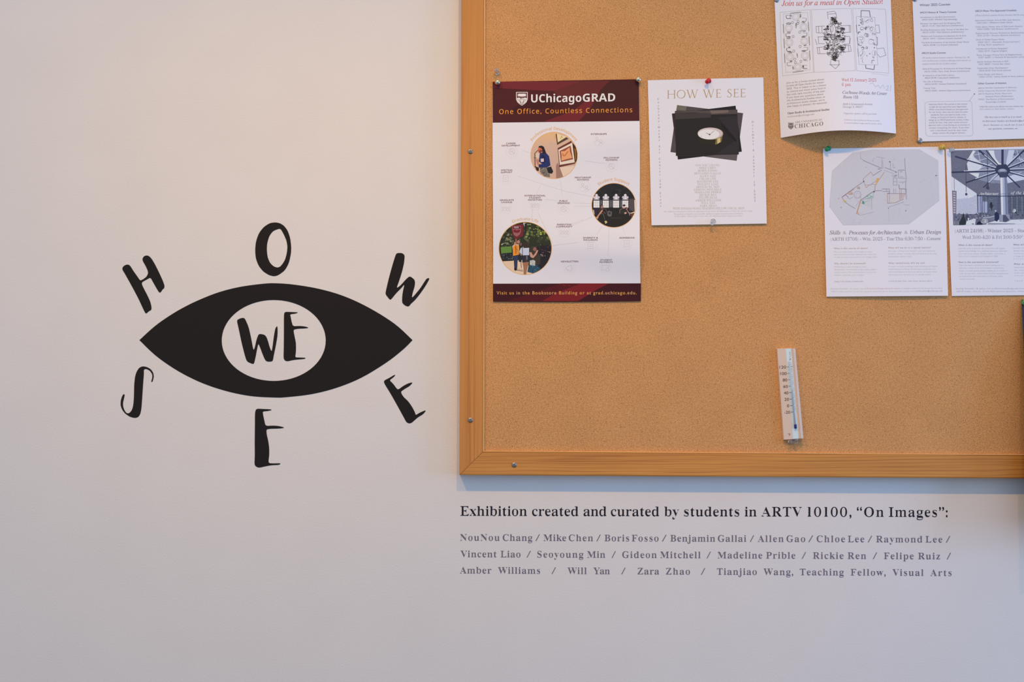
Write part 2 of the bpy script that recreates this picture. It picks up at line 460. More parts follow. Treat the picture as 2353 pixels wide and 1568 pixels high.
class Ink:
    def __init__(s, sheet, T=(0, 0, 1.0), clip=None, base=0.00007):
        s.sheet = sheet; s.V = []; s.F = []; s.C = []; s.T = T; s.clip = clip; s.n = 0; s.base = base
    def t(s, p): return (s.T[0] + p[0] / s.T[2], s.T[1] + p[1] / s.T[2])
    def _tris(s, pts, tris, color, layer):
        s.n += 1
        off = s.base + layer * 0.00003 + (s.n % 20) * 0.0000013
        me = s.sheet.maxedge
        cc = albedo(color)
        stack = [(pts[a], pts[b_], pts[c]) for a, b_, c in tris]
        idx = {}
        def vid(p):
            k = (round(p[0], 3), round(p[1], 3))
            if k not in idx:
                u, v = s.sheet.inv(*p); idx[k] = len(s.V); s.V.append(s.sheet.P(u, v, off))
            return idx[k]
        while stack:
            a, b_, c = stack.pop()
            L = [math.dist(a, b_), math.dist(b_, c), math.dist(c, a)]
            m = max(L)
            if m > me:
                if L[0] == m: h = ((a[0] + b_[0]) / 2, (a[1] + b_[1]) / 2); stack += [(a, h, c), (h, b_, c)]
                elif L[1] == m: h = ((b_[0] + c[0]) / 2, (b_[1] + c[1]) / 2); stack += [(b_, h, a), (h, c, a)]
                else: h = ((c[0] + a[0]) / 2, (c[1] + a[1]) / 2); stack += [(c, h, b_), (h, a, b_)]
                continue
            cr = (b_[0] - a[0]) * (c[1] - a[1]) - (b_[1] - a[1]) * (c[0] - a[0])
            if abs(cr) < 1e-9: continue
            f = (vid(a), vid(b_), vid(c))
            if cr > 0: f = f[::-1]
            if len(set(f)) == 3: s.F.append(f); s.C.append(cc)
    def poly(s, P, color, layer=0, raw=False):
        if not raw: P = [s.t(p) for p in P]
        if s.clip: P = clip_convex(P, s.clip)
        if len(P) < 3: return s
        if len(P) == 4:
            pts, T = P, None
        pts, T = tess([P])
        s._tris(pts, T, color, layer); return s
    def line(s, P, w, color, layer=1, closed=False):
        """w in photo pixels"""
        P = [s.t(p) for p in P]
        if closed: P = P + [P[0]]
        for a, b_ in zip(P[:-1], P[1:]):
            dx, dy = b_[0] - a[0], b_[1] - a[1]; l = math.hypot(dx, dy)
            if l < 1e-6: continue
            nx, ny = -dy / l * w / 2, dx / l * w / 2
            ex, ey = dx / l * w * 0.25, dy / l * w * 0.25
            s.poly([(a[0] - ex + nx, a[1] - ey + ny), (b_[0] + ex + nx, b_[1] + ey + ny), (b_[0] + ex - nx, b_[1] + ey - ny), (a[0] - ex - nx, a[1] - ey - ny)], color, layer, raw=True)
        return s
    def ell(s, c, rx, ry, color, layer=0, n=28, rot=0.0):
        P = []
        for i in range(n):
            a = 2 * math.pi * i / n; x, y = rx * math.cos(a), ry * math.sin(a)
            P.append((c[0] + x * math.cos(rot) - y * math.sin(rot), c[1] + x * math.sin(rot) + y * math.cos(rot)))
        return s.poly(P, color, layer)
    def ring(s, c, rx, ry, w, color, layer=1, n=28, a0=0, a1=360):
        P = [(c[0] + rx * math.cos(math.radians(a0 + (a1 - a0) * i / n)), c[1] + ry * math.sin(math.radians(a0 + (a1 - a0) * i / n))) for i in range(n + 1)]
        return s.line(P, w, color, layer)
    def blobs(s, x0, y0, x1, y1, n, size, cols, layer=1, seed=1):
        R = random.Random(seed)
        for _ in range(n):
            cx, cy = R.uniform(x0, x1), R.uniform(y0, y1); r_ = size * R.uniform(0.4, 1.2)
            s.poly([(cx + r_ * R.uniform(0.5, 1.1) * math.cos(k * 1.047), cy + r_ * R.uniform(0.4, 1.0) * math.sin(k * 1.047)) for k in range(6)], R.choice(cols), layer)
        return s
    def scrib(s, c, rx, ry, n, w, color, layer=2, seed=1):
        """a curly pen scribble inside an ellipse"""
        R = random.Random(seed)
        a = R.uniform(0, 6.28); q = 0.6; dx = dy = 0.0; P = []; sg = 1
        for _ in range(int(n * 1.8)):
            if R.random() < 0.16: sg = -sg
            a += sg * R.uniform(0.5, 1.2); q = min(0.8, max(0.15, q + R.uniform(-0.25, 0.25)))
            dx = max(-0.5, min(0.5, dx + R.uniform(-0.22, 0.22))); dy = max(-0.5, min(0.5, dy + R.uniform(-0.22, 0.22)))
            P.append((c[0] + rx * (dx + q * math.cos(a)), c[1] + ry * (dy + q * math.sin(a))))
        return s.line(P, w, color, layer)
    def text(s, body, x0, y0, cap, x1=None, color=(90, 85, 100), layer=2, arc=None, **kw):
        P, F = text_px(body, x0, y0, cap, x1, **kw)
        if arc:
            cx, cy, R_ = arc
            P = [(cx + (R_ + (y0 - y)) * math.sin((x - x0) / R_), cy - (R_ + (y0 - y)) * math.cos((x - x0) / R_)) for x, y in P]
        s._tris(P, F, color, layer); return s
    def build(s, name, parent, mat=None):
        if not s.F: return None
        return mesh_obj(name, s.V, s.F, mat or M_PRINT, parent, colors=s.C)

def circle_poly(c, r_, n=64):
    return [(c[0] + r_ * math.cos(2 * math.pi * i / n), c[1] + r_ * math.sin(2 * math.pi * i / n)) for i in range(n)]

# ================================================================== THE SETTING
V, F = box((-3.2, 0.0, 0.0), (4.2, 0.12, 3.6))
w = mesh_obj('wall_back', V, F, M_WALL); w['kind'] = 'structure'
V, F = box((-3.2, -4.0, -0.1), (4.2, 0.0, 0.0))
w = mesh_obj('floor', V, F, M_FLOOR); w['kind'] = 'structure'

# ================================================================== CORK BOARD
TH, CORK = 0.023, 0.017                     # front of the frame, front of the cork
A = at(1055.5, 1092.5, TH); B = at(2353, 1100.5, TH); C = at(1060.0, 0, TH)
ex = (B - A).normalized(); ez = (C - A).normalized()
BW, BH, RW = 2.44, 1.22, 0.0445
board = root('cork_board', A + Vector((0, TH, 0)), 'large oak-framed cork noticeboard screwed to the white wall', 'noticeboard')
O = Vector((A.x, 0, A.z))
prof = [(0, 0.0), (0, TH - 0.0026), (0.0008, TH - 0.0008), (0.0028, TH), (RW - 0.0024, TH), (RW - 0.0016, TH - 0.0012), (RW, TH - 0.0020), (RW, 0.004)]
MG = 0.00035                                 # open hair line at the mitre joints
def rail(kind):
    V, F = [], []
    for e in (0, 1):
        for a, h in prof:
            if kind == 'left': p = O + ex * a + ez * (a + MG if e == 0 else BH - a - MG)
            elif kind == 'right': p = O + ex * (BW - a) + ez * (BH - a - MG if e == 0 else a + MG)
            elif kind == 'bottom': p = O + ez * a + ex * (BW - a - MG if e == 0 else a + MG)
            else: p = O + ez * (BH - a) + ex * (a if e == 0 else BW - a)
            V.append(p + Vector((0, -h, 0)))
    n = len(prof)
    for i in range(n):
        j = (i + 1) % n
        F.append((i, j, n + j, n + i))
    F.append(tuple(range(n))); F.append(tuple(reversed(range(n, 2 * n))))
    return mesh_obj('frame_rail', V, F, M_OAK_V if kind in ('left', 'right') else M_OAK_H, board)
for k in ('left', 'bottom', 'right', 'top'): rail(k)
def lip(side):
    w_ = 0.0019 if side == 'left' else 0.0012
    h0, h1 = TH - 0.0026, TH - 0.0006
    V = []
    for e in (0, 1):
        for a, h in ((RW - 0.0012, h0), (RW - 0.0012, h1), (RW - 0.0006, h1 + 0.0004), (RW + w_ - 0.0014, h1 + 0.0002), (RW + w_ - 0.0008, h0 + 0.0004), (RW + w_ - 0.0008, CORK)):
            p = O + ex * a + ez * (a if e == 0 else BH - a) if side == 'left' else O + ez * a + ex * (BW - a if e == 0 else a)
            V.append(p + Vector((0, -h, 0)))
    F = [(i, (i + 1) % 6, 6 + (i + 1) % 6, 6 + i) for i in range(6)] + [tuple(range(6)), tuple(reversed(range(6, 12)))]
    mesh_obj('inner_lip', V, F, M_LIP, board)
M_LIP = new_mat('oak_edge_highlight', (0.80, 0.47, 0.19), 0.4)[0]  # paler oak on the added lip strip paints in the inner edge highlight
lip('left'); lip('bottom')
V = []
g = RW - 0.004
for y in (0.003, CORK):
    for (a, c) in ((g, g), (BW - g, g), (BW - g, BH - g), (g, BH - g)):
        V.append(O + ex * a + ez * c + Vector((0, -y, 0)))
mesh_obj('cork_panel', V, [(4, 5, 6, 7), (3, 2, 1, 0), (0, 1, 5, 4), (1, 2, 6, 5), (2, 3, 7, 6), (3, 0, 4, 7)], M_CORK, board)

def screw(X, Y):
    c = at(X, Y, TH); R_, Hh = 0.0050, 0.0026
    nr, na = 14, 40
    V, F = [c + Vector((0, -0.0006, 0))], []
    for i in range(1, nr + 1):
        q = i / nr; rr = R_ * q
        for j in range(na):
            a = 2 * math.pi * j / na
            x, z = rr * math.cos(a), rr * math.sin(a)
            h = Hh * math.sqrt(max(0, 1 - q ** 2.6))
            a2 = a + 0.2
            x2, z2 = rr * math.cos(a2), rr * math.sin(a2)
            if min(abs(x2), abs(z2)) < 0.0006 and rr < 0.0027: h = 0.0005
            V.append(c + Vector((x, -h, z)))
    for j in range(na): F.append((0, 1 + j, 1 + (j + 1) % na))
    for i in range(nr - 1):
        for j in range(na):
            k = (j + 1) % na
            F.append((1 + i * na + j, 1 + (i + 1) * na + j, 1 + (i + 1) * na + k, 1 + i * na + k))
    mesh_obj('screw', V, F, M_STEEL, board)
for q in ((1081, 348), (1081, 965.5), (1181.5, 1068.5)): screw(*q)

# ================================================================== VINYL ON THE WALL
def scaled(P, ox, oy, k): return [(ox + x / k, oy + y / k) for x, y in P]
Z1 = (260, 490, 5.2275); Z2 = (620, 490, 5.2275); Z3 = (260, 790, 5.2275); Z4 = (620, 790, 5.2275); Z8 = (480, 680, 7.467)
up = [(320.3, 782), (355.6, 750), (394, 723), (432, 701.5), (470.4, 684), (508.7, 670), (552.7, 659.3), (604, 652.4), (634, 651.2), (677, 654.5), (735, 664.5),
      (792, 681.5), (849.6, 708.5), (907, 744.6), (948, 782)]
dn = [(926, 803.8), (887.8, 833.6), (830.4, 868.4), (773, 891.8), (715.6, 906.3), (658, 913.2), (631, 914), (585, 911.6), (547, 905.6), (508.7, 896), (470, 882.8),
      (432, 865.6), (394, 843.7), (355.6, 815.8)]
def dense(P):
    out = []
    for i in range(len(P) - 1):
        p0 = P[max(0, i - 1)]; p1 = P[i]; p2 = P[i + 1]; p3 = P[min(len(P) - 1, i + 2)]
        for k in range(5):
            t = k / 5
            out.append(tuple(0.5 * ((2 * p1[m]) + (-p0[m] + p2[m]) * t + (2 * p0[m] - 5 * p1[m] + 4 * p2[m] - p3[m]) * t * t + (-p0[m] + 3 * p1[m] - 3 * p2[m] + p3[m]) * t ** 3) for m in (0, 1)))
    return out
eye = dense(up) + dense([up[-1]] + dn + [up[0]])
hole = [(629 + 119.5 * math.cos(2 * math.pi * i / 72), 782.8 + 93 * math.sin(2 * math.pi * i / 72)) for i in range(72)]
def vinyl(name, loops, label, cat, mat=M_VINYL, group=None):
    V, F = decal(loops, 0.0, 0.0003)
    c = sum(V, Vector()) / len(V); c.y = 0
    return tag(mesh_obj(name, V, F, mat, origin=c), label, cat, group)
vinyl('eye_decal', [eye, hole[::-1]], 'big black vinyl eye with an oval pupil hole stuck on the white wall', 'wall decal')
H_ = [(105,670),(125,635),(160,618),(190,620),(210,640),(240,690),(290,760),(325,812),(360,795),(400,765),(420,725),(415,690),(390,635),(355,575),(352,545),(370,518),(400,507),(430,515),(460,545),(500,610),(550,710),(600,820),(618,875),(612,905),(595,915),(580,940),(565,957),(550,950),(530,920),(490,850),(455,785),(440,778),(400,800),(350,828),(343,850),(365,900),(410,985),(445,1060),(462,1130),(458,1165),(425,1182),(400,1208),(385,1200),(360,1150),(300,1020),(220,870),(150,745)]
O_o = [(1945,110),(1880,120),(1810,165),(1750,240),(1715,340),(1705,440),(1712,540),(1745,630),(1800,700),(1870,745),(1930,760),(1982,748),(2062,690),(2112,600),(2137,480),(2139,400),(2127,300),(2097,210),(2052,150),(2002,120)]
O_i = [(1990,188),(1920,215),(1875,275),(1850,360),(1845,440),(1855,530),(1885,600),(1930,642),(1975,655),(2012,640),(2062,570),(2087,480),(2094,400),(2082,330),(2052,260),(2022,205),(2007,190)]
W_ = [(1515,490),(1540,478),(1590,480),(1615,500),(1620,525),(1612,600),(1590,700),(1555,810),(1520,905),(1570,870),(1630,800),(1680,755),(1735,795),(1745,830),(1740,880),(1715,960),(1705,1020),(1740,985),(1810,900),(1860,820),(1885,785),(1915,780),(1915,795),(1880,860),(1820,950),(1750,1040),(1690,1095),(1680,1112),(1660,1124),(1625,1112),(1595,1085),(1588,1060),(1592,980),(1605,910),(1618,855),(1580,900),(1520,960),(1455,1040),(1440,1040),(1388,975),(1395,930),(1430,780),(1480,600)]
S_ = [(125,605),(140,615),(130,660),(118,710),(120,760),(140,810),(165,838),(195,835),(225,800),(242,740),(250,640),(252,500),(262,400),(280,340),(310,292),(350,272),(400,278),(450,305),(480,345),(490,395),(475,455),(460,465),(458,450),(470,410),(470,370),(445,330),(410,308),(380,305),(368,320),(370,360),(360,480),(350,640),(340,780),(325,850),(300,885),(260,895),(200,880),(140,838),(105,790),(88,740),(92,680),(108,630)]
E_b = [(1710,800),(1730,782),(1800,785),(1900,790),(1903,800),(1850,812),(1797,815),(1800,850),(1815,920),(1830,990),(1920,985),(1990,990),(2050,1005),(2050,1015),(1980,1022),(1900,1023),(1842,1030),(1842,1080),(1865,1180),(1875,1260),(1875,1340),(1863,1435),(1920,1440),(2005,1437),(2010,1447),(1990,1458),(1900,1462),(1830,1475),(1750,1493),(1710,1475),(1697,1445),(1702,1350),(1700,1200),(1703,1000),(1703,850)]
E_r = [(1370,445),(1430,415),(1500,373),(1507,382),(1480,410),(1437,440),(1480,480),(1530,548),(1550,548),(1600,510),(1660,478),(1710,465),(1712,475),(1680,510),(1620,545),(1570,580),(1605,640),(1660,690),(1710,760),(1745,830),(1752,860),(1800,830),(1870,800),(1872,812),(1840,850),(1780,885),(1735,925),(1700,955),(1670,960),(1640,945),(1600,870),(1540,760),(1450,600),(1375,480)]
W_i = [(480,430),(500,405),(560,380),(605,382),(625,405),(680,530),(720,700),(765,945),(790,880),(815,760),(850,665),(880,655),(950,668),(985,700),(1015,780),(1045,890),(1078,962),(1095,850),(1120,660),(1140,560),(1170,515),(1180,560),(1178,680),(1150,850),(1110,1040),(1100,1105),(1080,1130),(1000,1132),(965,1105),(920,1000),(880,890),(848,820),(830,900),(800,1060),(775,1165),(750,1172),(650,1130),(610,1000),(560,800),(510,560)]
E_i = [(1290,300),(1315,275),(1400,278),(1520,283),(1525,292),(1480,308),(1392,318),(1405,370),(1420,450),(1443,523),(1560,518),(1640,525),(1705,543),(1705,553),(1640,562),(1540,565),(1455,580),(1455,620),(1475,720),(1492,800),(1495,900),(1492,980),(1480,1058),(1560,1060),(1655,1063),(1658,1078),(1620,1088),(1520,1095),(1440,1105),(1345,1128),(1300,1110),(1280,1070),(1285,900),(1287,600),(1287,400)]
G = 'hand-lettered vinyl letters around the eye'
for P, z, lab in ((H_, Z1, 'black brush-lettered H decal tilted at upper left of the eye'),
                  (W_, Z2, 'black brush-lettered W decal tilted at upper right of the eye'),
                  (S_, Z3, 'black curly S decal below the left corner of the eye'),
                  (E_b, Z3, 'black upright E decal centred under the eye'),
                  (E_r, Z4, 'black tilted E decal at lower right of the eye'),
                  (W_i, Z8, 'black W decal inside the white pupil of the eye'),
                  (E_i, Z8, 'black E decal inside the white pupil, right of its W')):
    vinyl('letter_decal', [chaikin(scaled(P, *z))], lab, 'letter decal', group=G)
vinyl('letter_decal', [chaikin(scaled(O_o, *Z1)), chaikin(scaled(O_i, *Z1))[::-1]], 'black oval O decal centred above the eye', 'letter decal', group=G)

def vinyl_line(name, words, yl, xl, yr, xr, cap, mat, label, kx, ky):
    p = at(xl, yl, 0)
    rt = root(name, p, label, 'wall lettering', 'exhibition credits lettered on the wall' if name == 'credit_line' else None)
    for wd, a, b_ in words:
        y = yl + (yr - yl) * (a - xl) / (xr - xl); sl = (yr - yl) / (xr - xl)
        P, F = text_px(wd, a, y, cap, b_, 'serif', sl, kx=kx, ky=ky, res=4, hs=1.05)
        pts = [at(x, y_, 0.0003) for x, y_ in P]
        mesh_obj('slash' if wd == '/' else 'word', pts, F, mat, rt)
vinyl_line('exhibition_heading', [('Exhibition',1057.8,1210.8),('created',1222.7,1329),('and',1341,1393.6),('curated',1403.8,1514.5),('by',1526.6,1560),('students',1572,1698.6),('in',1711.3,1738.5),
  ('ARTV',1749.6,1842.3),('10100,',1855.9,1956.5),('“On',1969,2030.6),('Images”:',2042.5,2177.5)], 1185.6,1058,1188.4,2178, 21.8, M_VINYL_T,
  'black serif heading line lettered on the wall just under the noticeboard', 0.021, -0.006)
R1 = [('NouNou',1057.5,1148),('Chang',1155.3,1223.3),('/',1230.4,1240.6),('Mike',1249,1301),('Chen',1307,1362.7),('/',1370.6,1380.5),('Boris',1389.3,1445.6),('Fosso',1451.8,1513.3),('/',1521,1531.7),
      ('Benjamin',1540.5,1643.3),('Gallai',1649.6,1714.7),('/',1723.2,1733),('Allen',1741.4,1800.6),('Gao',1807.4,1850.3),('/',1857.6,1868.6),('Chloe',1876.8,1941.7),('Lee',1948.5,1986),('/',1994,2004.3),
      ('Raymond',2013.5,2119.4),('Lee',2127,2165.3),('/',2173.5,2183.7)]
R2 = [('Vincent',1058.4,1141),('Liao',1150.5,1196),('/',1210,1220),('Seoyoung',1234.6,1340.6),('Min',1349.4,1390.7),('/',1405.5,1415),('Gideon',1430,1509),('Mitchell',1517.2,1609.7),('/',1623.8,1633.5),
      ('Madeline',1649,1751.6),('Prible',1760.6,1827.5),('/',1842.3,1852.2),('Rickie',1868.3,1938.3),('Ren',1948,1990.2),('/',2005.5,2015.7),('Felipe',2031.3,2099.5),('Ruiz',2110,2160.2),('/',2175.5,2185.4)]
R3 = [('Amber',1057,1129.2),('Williams',1144.5,1241),('/',1267.5,1277.5),('Will',1304.3,1348),('Yan',1363.8,1401.2),('/',1427.6,1437.6),('Zara',1464.8,1514.5),('Zhao',1530,1585.5),('/',1610.5,1620.7),
      ('Tianjiao',1647.6,1739),('Wang,',1754.7,1822.7),('Teaching',1838,1938.9),('Fellow,',1955,2035.2),('Visual',2051,2122),('Arts',2138,2186.5)]
vinyl_line('credit_line', R1, 1242.9,1058,1247.4,2184, 14.8, M_VINYL_G, 'grey serif line of names on the wall, directly below the black heading', 0.018, -0.007)
vinyl_line('credit_line', R2, 1280.8,1058,1286,2185, 14.8, M_VINYL_G, 'grey serif line of names on the wall, middle of the three', 0.018, -0.007)
vinyl_line('credit_line', R3, 1318.2,1058,1324.2,2187, 14.8, M_VINYL_G, 'grey serif line on the wall, lowest of the three', 0.018, -0.007)

PD = CORK + 0.0006
# ================================================================== POSTER 1 (tall, maroon header)
def pd1(u, v):
    d = PD + 0.0012
    c = 0.705 + 0.07 * u                                    # a soft crease across the lower half
    t = (v - c) / 0.16
    d += 0.0095 * math.exp(-t * t * (1.0 if t < 0 else 2.6)) * (0.25 + 0.75 * u)
    d += 0.0028 * math.exp(-((v - 0.30 - 0.03 * math.sin(u * 5)) / 0.08) ** 2) * (0.2 + 0.8 * u)
    d += 0.0015 * math.exp(-((v - 0.52) / 0.1) ** 2) * (1 - u)
    d += 0.0012 * (1 - math.cos(v * 22)) * 0.15
    return d
S1 = Sheet((1132, 188), (1468, 182), (1472.5, 692.5), (1133, 693.5), pd1, lambda u, v: (1.6 * math.sin(v * 6.28 * 1.0) * (u - 0.3), 1.2 * math.sin(u * 3.14) * v), 7.5)
P1 = root('poster', S1.P(0.5, 1), 'tall glossy poster with maroon header and footer bands and three round photos', 'poster')
S1.build('sheet', M_GLOSSY, P1, 60, 90)
k = Ink(S1)
def band(v0, v1, col, col2=None):
    n = 44
    for i in range(n):
        pass
# header and footer bands
hd = [S1.px(u / 20, 0.0) for u in range(21)]; hb = [(1132.2 + 337.3 * u / 20, 282 - 4.0 * u / 20 ) for u in range(21)]
k.poly(hd + hb[::-1], (76, 28, 36), 0)
fb = [(1133 + 339.8 * u / 20, 652.2 - 0.8 * u / 20) for u in range(21)]; fe = [S1.px(u / 20, 1.0) for u in range(21)]
Q = (1100, 140, 5.2275)
k.T = Q
k.poly([(200, 250), (1230, 244), (900, 362), (450, 340), (180, 322)], (112, 38, 50), 1)
k.poly([(1230, 244), (1575, 238), (1460, 350), (1290, 480), (1180, 560), (1400, 400), (980, 470), (900, 362)], (98, 38, 44), 1)
k.poly([(1290, 480), (1460, 350), (1330, 590), (1200, 722), (780, 730), (1130, 600)], (112, 36, 46), 1)
k.poly([(1460, 350), (1575, 238), (1910, 232), (1915, 500), (1500, 640), (1330, 590)], (70, 30, 34), 1)
k.poly([(560, 480), (1000, 420), (900, 560), (300, 640)], (66, 24, 32), 1)
k.build('header_band', P1, M_PRINT_G)
k = Ink(S1)
k.poly(fb + fe[::-1], (64, 22, 30), 0)
k.T = (1100, 400, 5.0575)
k.poly([(955, 1272), (1515, 1272), (1390, 1335), (1150, 1478), (740, 1478)], (122, 30, 38), 1)
k.poly([(955, 1272), (1200, 1272), (900, 1380), (740, 1478), (330, 1478)], (84, 24, 32), 1)
k.T = (0, 0, 1)
k.build('footer_band', P1, M_PRINT_G)
k = Ink(S1)
WH = (235, 228, 236); OR = (226, 146, 60)
k.text('UChicago', 1220.5, 235.4, 18.2, 1336, color=WH, mode='bold', slope=-0.012, res=4, fit='scale')
k.text('GRAD', 1339, 233.8, 18.2, 1413.7, color=WH, mode='bold', slope=-0.012, res=4, fit='scale')
k.build('logo_lettering', P1, M_PRINT_G); k = Ink(S1)
k.text('One Office, Countless Connections', 1147, 262.2, 11, 1453, color=OR, mode='sans', slope=-0.014, kx=-0.008, ky=-0.008)
k.build('tagline', P1, M_PRINT_G); k = Ink(S1)
k.text('Visit us in the Bookstore Building or at grad.uchicago.edu.', 1141, 677, 7.4, 1463, color=(206, 146, 84), mode=None, slope=-0.001, kx=-0.02, ky=-0.012)
k.build('address_line', P1, M_PRINT_G)
MB = (104, 62, 78)
for rows in (((1174, 331.5), 'CAREER', 'DEVELOPMENT'), ((1376, 310), 'INTERNSHIPS'), ((1405, 364.5), 'FELLOWSHIP', 'ADVISING'), ((1164, 393), 'WRITING', 'SUPPORT'),
             ((1339.5, 410), 'MENTORSHIP', 'ADVISING'), ((1164.5, 461.8), 'GRADUATE', 'LOUNGE'), ((1229.5, 451.6), 'INTERNATIONAL', 'STUDENT', 'INITIATIVES'),
             ((1295, 463.8), 'PUBLIC', 'SPEAKING'), ((1296.5, 518), 'PARENTING', 'COMMUNITY'), ((1357, 548.5), 'DIVERSITY &', 'INCLUSION'),
             ((1440.5, 548.5), 'ADMISSIONS'), ((1309, 603), 'NEWSLETTERS'), ((1393, 599.5), 'STUDENT', 'PAYMENTS')):
    (cx, cy) = rows[0]; k = Ink(S1)
    for i, tx in enumerate(rows[1:]):
        k.text(tx, cx, cy + i * 4.9, 3.6, None, color=MB, mode=None, align='c', slope=-0.006, hs=1.18, kx=-0.012, ky=-0.008)
    k.build('topic_label', P1, M_PRINT_G)
CP = (222, 168, 118)
k = Ink(S1); k.text('Professional Development', 0, 0, 6.6, None, color=CP, mode='sans', align='c', arc=(1273, 357, 58.5), kx=-0.006, ky=-0.006, hs=1.02)
k.build('photo_caption', P1, M_PRINT_G)
k = Ink(S1); k.text('Student Support', 0, 0, 6.4, None, color=CP, mode='sans', align='c', arc=(1410, 472, 56.5), kx=-0.006, ky=-0.006, hs=1.06)
k.build('photo_caption', P1, M_PRINT_G)
k = Ink(S1); k.text('Graduate Life', 0, 0, 6.4, None, color=CP, mode='sans', align='c', arc=(1207, 571, 65), kx=-0.006, ky=-0.006, hs=1.06)
k.build('photo_caption', P1, M_PRINT_G)
# crest
def crest(ink, ox, oy, w, h, fg, bgc, lay=2):
    ink.T = (ox, oy, 1)
    sh = [(0, 0), (w, 0), (w, h * 0.55), (w * 0.9, h * 0.74), (w * 0.72, h * 0.88), (w * 0.5, h), (w * 0.28, h * 0.88), (w * 0.1, h * 0.74), (0, h * 0.55)]
    ink.poly(sh, fg, lay)
    ink.poly([(w / 2 + (x - w / 2) * 0.88, h / 2 + (y - h / 2) * 0.91) for x, y in sh], bgc, lay + 1)
    for (a, c, d, e) in ((0.12, 0.14, 0.36, 0.19), (0.12, 0.25, 0.36, 0.30), (0.64, 0.14, 0.88, 0.19), (0.64, 0.25, 0.88, 0.30)):
        ink.poly([(w * a, h * c), (w * d, h * c), (w * d, h * e), (w * a, h * e)], fg, lay + 2)
    ink.poly([(w * .2, h * .12), (w * .8, h * .12), (w * .84, h * .31), (w * .5, h * .34), (w * .16, h * .31)], fg, lay + 2)
    for m in (-1, 1):                                     # two raised wings
        X = lambda t: w * (0.5 + m * t)
        ink.poly([(X(0.02), h * .90), (X(0.02), h * .62), (X(0.10), h * .50), (X(0.14), h * .40), (X(0.22), h * .44), (X(0.28), h * .38), (X(0.35), h * .44), (X(0.42), h * .42), (X(0.42), h * .58),
                  (X(0.34), h * .72), (X(0.20), h * .82)], fg, lay + 2)
        for t0, y0 in ((0.16, .50), (0.27, .50), (0.37, .54)): ink.line([(X(0.05), h * .84), (X(t0), h * y0)], w * 0.022, bgc, lay + 3)
    ink.poly([(w * .45, h * .60), (w * .47, h * .42), (w * .56, h * .42), (w * .62, h * .46), (w * .54, h * .48), (w * .55, h * .62), (w * .5, h * .93)], fg, lay + 4)
    ink.T = (0, 0, 1)
k = Ink(S1); crest(k, 1186, 211.5, 26.5, 31.5, (228, 216, 224), (84, 34, 44)); k.build('crest', P1, M_PRINT_G)
# faint web of lines and icons
k = Ink(S1); FA = (206, 198, 210)
for a, c in (((1190, 405), (1300, 440)), ((1287, 412), (1292, 450)), ((1243, 424), (1233, 445)), ((1252, 458), (1280, 461)), ((1318, 466), (1358, 468)), ((1320, 474), (1358, 474)), ((1345, 370), (1390, 376)),
             ((1200, 345), (1220, 352)), ((1305, 523), (1362, 498)), ((1384, 520), (1370, 540)), ((1400, 524), (1397, 590)), ((1430, 520), (1436, 538)), ((1269, 565), (1330, 557)), ((1300, 440), (1360, 452)),
             ((1225, 470), (1221, 508)), ((1236, 488), (1270, 560)), ((1340, 505), (1300, 520))):
    k.line([a, c], 0.6, FA, 1)
k.build('connecting_lines', P1, M_PRINT_G)
for cx, cy, kind in ((1176, 348, 0), (1376, 322, 1), (1405, 382, 0), (1162, 410, 2), (1343, 428, 1), (1163, 478, 3), (1229, 470, 3), (1295, 480, 0), (1296, 532, 3), (1357, 564, 2), (1440, 560, 2), (1309, 616, 4), (1391, 616, 5)):
    g = (196, 188, 204); k = Ink(S1)
    if kind == 0: k.ring((cx, cy), 7, 7, 0.6, g, 1, 18); k.ring((cx - 1, cy - 1), 3, 3, 0.6, g, 1, 12); k.line([(cx + 2, cy + 2), (cx + 7, cy + 6)], 0.7, g)
    elif kind == 1: k.ring((cx - 4, cy - 4), 3, 3, 0.6, g, 1, 12); k.ring((cx + 5, cy + 2), 3, 3, 0.6, g, 1, 12); k.line([(cx - 9, cy + 4), (cx - 4, cy), (cx + 1, cy + 4)], 0.6, g); k.line([(cx, cy + 9), (cx + 5, cy + 6), (cx + 10, cy + 9)], 0.6, g)
    elif kind == 2: k.line([(cx - 6, cy - 7), (cx + 6, cy - 7), (cx + 6, cy + 7), (cx - 6, cy + 7)], 0.6, g, 1, True); k.line([(cx - 3, cy - 2), (cx + 3, cy - 2)], 0.6, g); k.line([(cx - 3, cy + 2), (cx + 3, cy + 2)], 0.6, g)
    elif kind == 3:
        for i in range(3): k.ring((cx - 7 + 7 * i, cy), 2.4, 2.4, 0.6, g, 1, 10); k.line([(cx - 10 + 7 * i, cy + 7), (cx - 7 + 7 * i, cy + 4), (cx - 4 + 7 * i, cy + 7)], 0.6, g)
    elif kind == 4: k.line([(cx - 8, cy - 2), (cx + 4, cy - 7), (cx + 4, cy + 7), (cx - 8, cy + 3)], 0.6, g, 1, True); k.line([(cx + 7, cy - 5), (cx + 7, cy + 5)], 0.6, g); k.line([(cx - 5, cy + 4), (cx - 3, cy + 9)], 0.6, g)
    else: k.line([(cx - 8, cy - 6), (cx + 8, cy - 6), (cx + 8, cy), (cx + 8, cy - 6)], 0.6, g); k.line([(cx - 8, cy - 6), (cx - 8, cy + 5), (cx, cy + 5)], 0.6, g); k.ring((cx + 5, cy + 4), 4, 4, 0.6, g, 1, 14)
    k.ring((cx, cy), 13, 13, 0.4, (214, 207, 218), 0, 24)
    k.build('line_icon', P1, M_PRINT_G)

